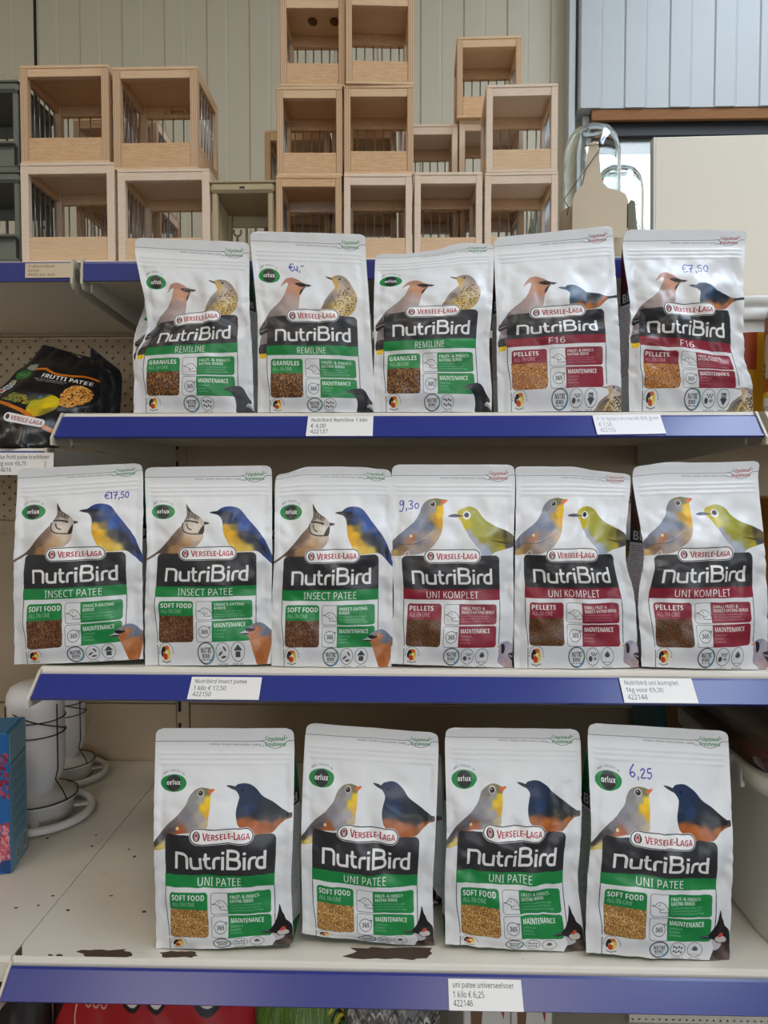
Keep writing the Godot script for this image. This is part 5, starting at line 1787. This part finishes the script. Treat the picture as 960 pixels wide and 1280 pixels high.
func food_picture(kind: String) -> void:
	var x0 := 87
	var x1 := 295
	var y0 := 940
	var y1 := 1095
	match kind:
		"pellets":
			fill(V([x0, y0, x1, y0, x1, y1, x0, y1]), "6a3a16")
			for i in 430:
				var p := Vector2(rng.randf_range(x0 + 4, x1 - 4), rng.randf_range(y0 + 4, y1 - 4))
				var c := Color.html(["c98138", "b56f2a", "d29148", "bd7832"][i % 4])
				oval(p.x, p.y, 9.5, 9, "73421a")
				oval(p.x, p.y, 8.2, 7.8, c)
				oval(p.x - 2, p.y - 2.5, 3.5, 3, c.lightened(0.3))
		_:
			var sets := {"granules": ["3a2114", ["8c5a2c", "b98448", "5a3218", "2a160c", "a06a34", "d3a468", "1f120b"], 1500, 9.0, 3.0],
				"crumbs": ["4a2e1e", ["7a4e30", "8f6444", "5a3520", "3a2014", "a57c58", "6b4028"], 1500, 8.0, 3.0],
				"mix": ["4a2a1c", ["7a3a26", "9c4a30", "5c6030", "3a2418", "8a6a34", "6c2c20", "40502a"], 2600, 4.0, 3.4],
				"patee": ["8a6234", ["c49a5c", "b08448", "d8b878", "94602c", "e6c88a", "7a4c22", "d09838"], 1900, 6.0, 3.4]}
			var s: Array = sets[kind]
			fill(V([x0, y0, x1, y0, x1, y1, x0, y1]), s[0])
			for i in int(s[2]):
				var p := Vector2(rng.randf_range(x0 + 3, x1 - 3), rng.randf_range(y0 + 3, y1 - 3))
				var d := Vector2.from_angle(rng.randf() * TAU) * float(s[3]) * rng.randf_range(0.2, 0.8)
				line(PackedVector2Array([p - d, p + d]), float(s[4]) * rng.randf_range(0.6, 1.4), s[1][i % s[1].size()])
	# trim to the rounded window
	for q in [[x0, y1, 1, -1], [x1, y1, -1, -1]]:
		for i in 18:
			var w := 18.0 - sqrt(maxf(0.0, 18.0 * 18.0 - (18.0 - i) * (18.0 - i)))
			im.fill_rect(Rect2i(int((q[0] if q[2] > 0 else q[0] - w) * S), int((y1 - i - 1) * S), int(ceilf(w * S)), int(ceilf(S)) + 1), Color.html("e6e8eb"))
	im.fill_rect(Rect2i(0, int((y1) * S), int(740 * S), int(12 * S)), Color.html("e6e8eb"))

const WHITE := "e6e8eb"

func paint_bird(which: String) -> void:
	match which:
		"waxwing": bird_waxwing()
		"thrush": bird_thrush()
		"black_corner": bird_black_corner()
		"flycatcher_long": bird_flycatcher_long()
		"crested_tit": bird_crested_tit()
		"blue_yellow": bird_blue_yellow()
		"chaffinch_corner": bird_chaffinch_corner()
		"mesia_full": bird_mesia_full()
		"mesia_side": bird_mesia_side()
		"white_eye": bird_white_eye()
		"lilac_corner": bird_lilac_corner()
		"bulbul_corner": bird_bulbul_corner()
		"flycatcher_round": bird_flycatcher_round()
		"thrush_corner": bird_thrush_corner()

func pouch_print(kind: Dictionary) -> void:
	rng.seed = 77 + hash(kind.title) % 1000
	canvas(740, 1180, 1.6, WHITE)
	var col: String = kind.band
	var ink := "4b4e53"
	# top line, resealable note and seal mark
	line(V([0, 66, 540, 66]), 2.6, ink)
	curve([540, 66, 575, 66, 600, 92, 640, 104, 678, 92, 704, 66, 740, 64], 2.6, ink)
	curve([560, 64, 590, 60, 600, 56], 2.2, ink)
	words("hersluitbaar / refermable / wiederverschließbar / resealable", 292, 75, 560, 86, "73777c", false, 0.01)
	micro(560, 590, 88, 7, "73777c")
	words("Optimal", 600, 46, 688, 74, kind.mark, true, -0.05, 0.12)
	words("Freshness", 586, 72, 694, 94, kind.mark, true, -0.02, 0.12)
	for q in [[584, 50, 594, 54], [590, 40, 598, 47], [692, 52, 706, 46], [688, 42, 694, 35]]:
		line(V(q), 3, kind.mark)
	# makers' oval
	if kind.oval:
		for i in 15:
			var t := "HIGH QUALITY OF"[i]
			if t != " ":
				var a := -2.35 + i * 0.112
				var p := Vector2(103 + cos(a) * 78, 292 + sin(a) * 70)
				words(t, p.x - 3.5, p.y - 6, p.x + 3.5, p.y + 6, "6a6d70", false, (a + PI / 2) * 0.9)
		oval(102, 291, 70, 47, "178a45")
		oval(102, 291, 41, 43, "26282a")
		words("orlux", 65, 274, 140, 302, "f4f4f4", true)
	for b in kind.birds:
		paint_bird(b)
	# frame lines, dark field, coloured band
	curve([62, 826, 64, 950, 78, 1060, 80, 1180], 4, "3a3d42")
	curve([652, 826, 652, 950, 650, 1080], 4, "3a3d42")
	round_rect(62, 553, 653, 770, [30, 30, 0, 0], "303034")
	fill(V([60, 763, 653, 763, 653, 828, 60, 828]), col)
	round_rect(197, 511, 540, 599, [44, 44, 44, 44], WHITE)
	round_rect(200, 514, 537, 596, [41, 41, 41, 41], "2b2b2e")
	round_rect(205, 519, 532, 591, [36, 36, 36, 36], "f6f6f6")
	oval(238, 555, 20, 25, "2f2b2d")
	oval(238, 555, 11, 21, "f6f6f6")
	oval(238, 556, 8, 17, "b3283c")
	oval(238, 562, 3, 8, "f6f6f6")
	var vr := "ad2338"
	words("V", 271, 535, 299, 573, vr, true)
	words("ERSELE", 299, 542, 417, 573, vr, true)
	words("-", 420, 555, 430, 561, vr, true)
	words("L", 434, 535, 452, 573, vr, true)
	words("AGA", 452, 542, 519, 573, vr, true)
	nutri_lettering("efefef")
	words(kind.title, kind.tx[0], 776, kind.tx[1], 819, "f4f4f4")
	# food window
	food_picture(kind.food)
	round_rect(87, 853, 295, 945, [18, 18, 0, 0], col)
	words(kind.form, 99, 866, kind.fx, 895, "f4f4f4", true)
	words("ALL-IN-ONE", 99, 905, 224, 929, Color.html(col).lerp(Color.WHITE, 0.65))
	# two information boxes
	for y in [853, 978]:
		round_rect(312, y, 632, y + 118, [16, 16, 16, 16], "5d6166")
		round_rect(314.5, y + 2.5, 629.5, y + 115.5, [14, 14, 14, 14], WHITE)
		round_rect(403, y, 632, y + 118, [0, 16, 16, 0], col)
	curve([318, 914, 336, 910, 352, 896, 378, 900, 396, 920, 404, 946, 362, 946, 358, 932, 346, 922, 320, 914], 2.8, "4a4d50")
	oval(357, 910, 3, 3, "4a4d50")
	curve([350, 924, 366, 934, 380, 928], 2.4, "4a4d50")
	words(kind.l1, 416, 868, kind.lx[0], 886, "e9f1ea", true)
	words(kind.l2, 416, 891, kind.lx[1], 909, "e9f1ea", true)
	var pale := Color.html(col).lerp(Color.WHITE, 0.6)
	for i in 3:
		words(kind.fine[i], 416, 917 + i * 15, [582, 574, 590][i], 929 + i * 15, pale)
	ring(360, 1040, 33, 33, 3, "4a4d50")
	line(V([384, 1012, 396, 1014, 392, 1024]), 4, "4a4d50")
	words("365", 341, 1028, 381, 1052, "3f4246", true)
	words("MAINTENANCE", 416, 994, 592, 1019, "f0f5f0", true)
	for i in 3:
		words(["Onderhoud", "Entretien", "Erhaltung"][i], 416, 1028 + i * 18, [480, 468, 474][i], 1041 + i * 18, pale)
	# marks along the foot
	var cy := 1137.0
	for i in 20:
		var a := PI + i * PI / 13.0
		if i < 14:
			oval(130 + cos(a) * 42, cy + sin(a) * 40, 3, 3, "6a6d70")
	oval(128, cy - 2, 27, 27, "e9c52c")
	oval(140, cy + 8, 13, 10, "f0d860")
	oval(118, cy - 14, 13, 10, "232323")
	oval(136, cy - 20, 12, 8, "d8622c")
	oval(124, cy + 12, 13, 12, "c23a2a")
	oval(132, cy - 4, 8, 7, "f3e9d8")
	oval(106, cy, 7, 13, "27282a")
	for i in 9:
		oval(104 + i * 6, cy + 34 - absf(i - 4) * 1.4, 2.4, 3, "4c4f52")
	ring(367, cy, 47, 38, 6, "4d5358")
	curve([395, cy - 30, 411, cy - 8, 409, cy + 14, 388, cy + 32], 6, "3f9a68")
	curve([409, cy + 10, 396, cy + 28, 380, cy + 36], 6, "4b8fc0")
	words("NUTRI", 338, cy - 18, 396, cy + 1, "33373b", true)
	words("BIRD", 345, cy + 5, 389, cy + 18, "33373b", true)
	micro(342, 392, cy + 22, 5, "5a5d60")
	var icons: Array = kind.icons
	for i in icons.size():
		var cx := 463.0 + i * 88
		ring(cx, cy - 2, 38, 34, 2.6, "5d6165")
		match icons[i]:
			"seeds":
				for j in 8:
					oval(cx - 20 + (j % 4) * 13, cy - 14 + (j / 4) * 22 + (j % 2) * 5, 6, 4.5, "4a4d50", j * 0.7)
			"berry":
				oval(cx - 14, cy + 8, 11, 10, "4a4d50")
				oval(cx + 14, cy + 8, 10, 6, "9a9da0")
				for j in 5:
					oval(cx - 6 + j * 7, cy - 12 + (j % 2) * 7, 4, 3.4, "4a4d50")
			"larva":
				oval(cx - 12, cy + 4, 14, 4.5, "54575a", -0.5)
				oval(cx + 12, cy - 12, 13, 4.5, "54575a", 0.8)
				oval(cx + 6, cy + 16, 15, 4, "54575a", -0.1)
			"arrow_up":
				fill(V([cx, cy - 26, cx + 24, cy - 4, cx - 24, cy - 4]), "4a4d50")
				fill(V([cx - 14, cy - 1, cx + 14, cy - 1, cx + 14, cy + 18, cx - 14, cy + 18]), "4a4d50")
			"arrow_down":
				fill(V([cx, cy + 24, cx + 23, cy + 2, cx - 23, cy + 2]), "4a4d50")
				fill(V([cx - 14, cy - 18, cx + 14, cy - 18, cx + 14, cy + 3, cx - 14, cy + 3]), "4a4d50")
				words("Fe", cx - 9, cy - 14, cx + 9, cy - 2, WHITE, true)
			"herb":
				for j in 5:
					var a := -PI / 2 + (j - 2) * 0.5
					oval(cx + cos(a) * 10, cy + 6 + sin(a) * 15, 4, 13 - absf(j - 2) * 2.5, "4a4d50", a + PI / 2)
				micro(cx - 22, cx + 22, cy + 20, 4, "5a5d60")
		micro(cx - 30, cx + 30, cy + 37, 5, "7a7d80")
	for b in kind.corner:
		paint_bird(b)

const GREEN := "1f8a46"
const RED := "8e2537"

func kinds() -> Dictionary:
	return {
		"remiline": {"fine": ["Vruchten- & insectenetende vogels", "Oiseaux frugivores & insectivores", "Frucht- & insektenfressende Vögel"], "title": "REMILINE", "tx": [262, 448], "band": GREEN, "mark": "2c7d45", "oval": true, "birds": ["waxwing", "thrush"], "corner": ["black_corner"], "food": "granules", "form": "GRANULES", "fx": 272, "l1": "FRUIT- & INSECT-", "l2": "EATING BIRDS", "lx": [610, 560], "icons": ["seeds"]},
		"f16": {"fine": ["Vruchten- & insectenetende vogels", "Oiseaux frugivores & insectivores", "Frucht- & insektenfressende Vögel"], "title": "F16", "tx": [306, 404], "band": RED, "mark": "8e2c38", "oval": false, "birds": ["waxwing", "flycatcher_long"], "corner": ["thrush_corner"], "food": "pellets", "form": "PELLETS", "fx": 246, "l1": "FRUIT- & INSECT-", "l2": "EATING BIRDS", "lx": [580, 545], "icons": ["berry", "arrow_down"]},
		"insect": {"fine": ["Insectenetende vogels", "Oiseaux insectivores", "Insektenfressende Vögel"], "title": "INSECT PATEE", "tx": [196, 520], "band": GREEN, "mark": "2c7d45", "oval": true, "birds": ["crested_tit", "blue_yellow"], "corner": ["chaffinch_corner"], "food": "crumbs", "form": "SOFT FOOD", "fx": 286, "l1": "INSECT-EATING", "l2": "BIRDS", "lx": [586, 480], "icons": ["larva", "arrow_up"]},
		"komplet": {"fine": ["Kleine vruchten- & insectenetende vogels", "Petits oiseaux frugivores & insectivores", "Kleine frucht- & insektenfressende Vögel"], "title": "UNI KOMPLET", "tx": [202, 520], "band": RED, "mark": "a03038", "oval": false, "birds": ["mesia_full", "white_eye"], "corner": ["lilac_corner"], "food": "mix", "form": "PELLETS", "fx": 246, "l1": "SMALL FRUIT- &", "l2": "INSECT-EATING BIRDS", "lx": [560, 616], "icons": ["berry", "herb"]},
		"patee": {"fine": ["Vruchten- & insectenetende vogels", "Oiseaux frugivores & insectivores", "Frucht- & insektenfressende Vögel"], "title": "UNI PATEE", "tx": [242, 477], "band": GREEN, "mark": "2c7d45", "oval": true, "birds": ["mesia_side", "flycatcher_round"], "corner": ["bulbul_corner"], "food": "patee", "form": "SOFT FOOD", "fx": 277, "l1": "FRUIT- & INSECT-", "l2": "EATING BIRDS", "lx": [575, 540], "icons": ["seeds", "herb"]}}

func bird_thrush_corner() -> void:
	var k := [0.3991, 424.0, 0.208, 1037.5]
	bird([482, 280, 540, 275, 580, 255, 640, 243, 700, 245, 760, 280, 795, 340, 810, 420, 812, 600, 770, 690, 385, 695, 400, 640, 450, 540, 530, 470, 590, 420, 600, 380, 575, 330, 530, 300],
		[680, 260, "a89aa4", 620, 300, "b8a8a0", 610, 380, "d0a060", 740, 320, "b0a0ac", 690, 380, "cfc0bc", 640, 450, "d8cbb8", 540, 510, "8a7c74", 470, 580, "8c7c70", 600, 580, "cfae74", 700, 560, "e0cfa8", 780, 520, "c8b490", 580, 660, "d0aa60", 720, 650, "d8c8a8", 450, 660, "8a7658"], k, 1.0, 380, 8, 0.12)
	thrush_spots(smooth(map_pts([690, 460, 760, 420, 808, 460, 806, 600, 760, 680, 560, 690, 600, 600], k)), 190, 3.0)
	thrush_spots(smooth(map_pts([690, 300, 770, 300, 800, 390, 730, 390], k)), 30, 2.0)
	for i in 4:
		stripe([430 + i * 26, 660, 490 + i * 22, 570, 570 + i * 14, 500], 2.4, k, "4a4036")
	patch([480, 279, 530, 276, 560, 305, 530, 300], k, "4a4450")
	dab(677, 292, 18, k, "1c1a26")

# handwritten prices, blue pen
func handwriting(t: String, x: float, y: float, h: float, gap := 0.0) -> void:
	var shapes := {
		"€": [[0.75, 0.05, 0.45, 0.0, 0.12, 0.3, 0.1, 0.65, 0.35, 0.98, 0.75, 0.88], [0.0, 0.42, 0.55, 0.38], [0.0, 0.6, 0.5, 0.56]],
		"1": [[0.15, 0.2, 0.3, 0.05, 0.3, 1.0]],
		"7": [[0.05, 0.1, 0.65, 0.05, 0.45, 0.5, 0.35, 1.05], [0.2, 0.52, 0.65, 0.48]],
		"5": [[0.6, 0.08, 0.2, 0.1, 0.18, 0.45, 0.5, 0.45, 0.62, 0.72, 0.4, 0.98, 0.08, 0.9]],
		"0": [[0.35, 0.1, 0.1, 0.4, 0.15, 0.85, 0.45, 0.95, 0.62, 0.55, 0.5, 0.15, 0.35, 0.1]],
		"4": [[0.1, 0.35, 0.08, 0.7, 0.35, 0.85, 0.6, 0.7], [0.6, 0.3, 0.58, 0.7, 0.62, 1.1]],
		"9": [[0.6, 0.1, 0.25, 0.1, 0.15, 0.45, 0.45, 0.55, 0.62, 0.15, 0.6, 0.8, 0.4, 1.25, 0.1, 1.2]],
		"3": [[0.1, 0.15, 0.45, 0.05, 0.55, 0.3, 0.3, 0.5, 0.6, 0.65, 0.5, 0.95, 0.1, 0.95]],
		"o": [[0.35, 0.35, 0.1, 0.55, 0.2, 0.9, 0.5, 0.85, 0.55, 0.5, 0.35, 0.35]],
		"6": [[0.5, -0.25, 0.15, 0.3, 0.1, 0.8, 0.4, 0.98, 0.6, 0.7, 0.4, 0.5, 0.15, 0.65]],
		"2": [[0.1, 0.3, 0.35, 0.1, 0.55, 0.3, 0.15, 0.95, 0.65, 0.92]],
		",": [[0.2, 0.9, 0.2, 1.2]],
		"-": [[0.05, 0.3, 0.5, 0.22]]}
	for ch in t:
		for st in shapes[ch]:
			var a := []
			for i in range(0, st.size(), 2):
				a.append(x + st[i] * h * 0.85)
				a.append(y + st[i + 1] * h)
			curve(a, 6.0, "3a34a8")
		x += h * (0.35 if ch == "," else (0.5 if ch == "1" else 0.68)) + gap

func gusset_print(top: String, ink: String) -> ImageTexture:
	rng.seed = 5
	canvas(160, 720, 2.0, "eceeee")
	fill(V([0, 0, 160, 0, 160, 250, 0, 250]), top)
	fill(V([0, 250, 160, 235, 160, 300, 0, 300]), "2c2c30")
	words("Bird", 20, 252, 140, 290, "efefef", true)
	for i in 34:
		micro(8, 76, 312 + i * 9, 4.4, ink if i % 9 else "50545a")
		micro(84, 150, 312 + i * 9, 4.4, "7d8286" if i % 7 else ink)
	return ink_texture()
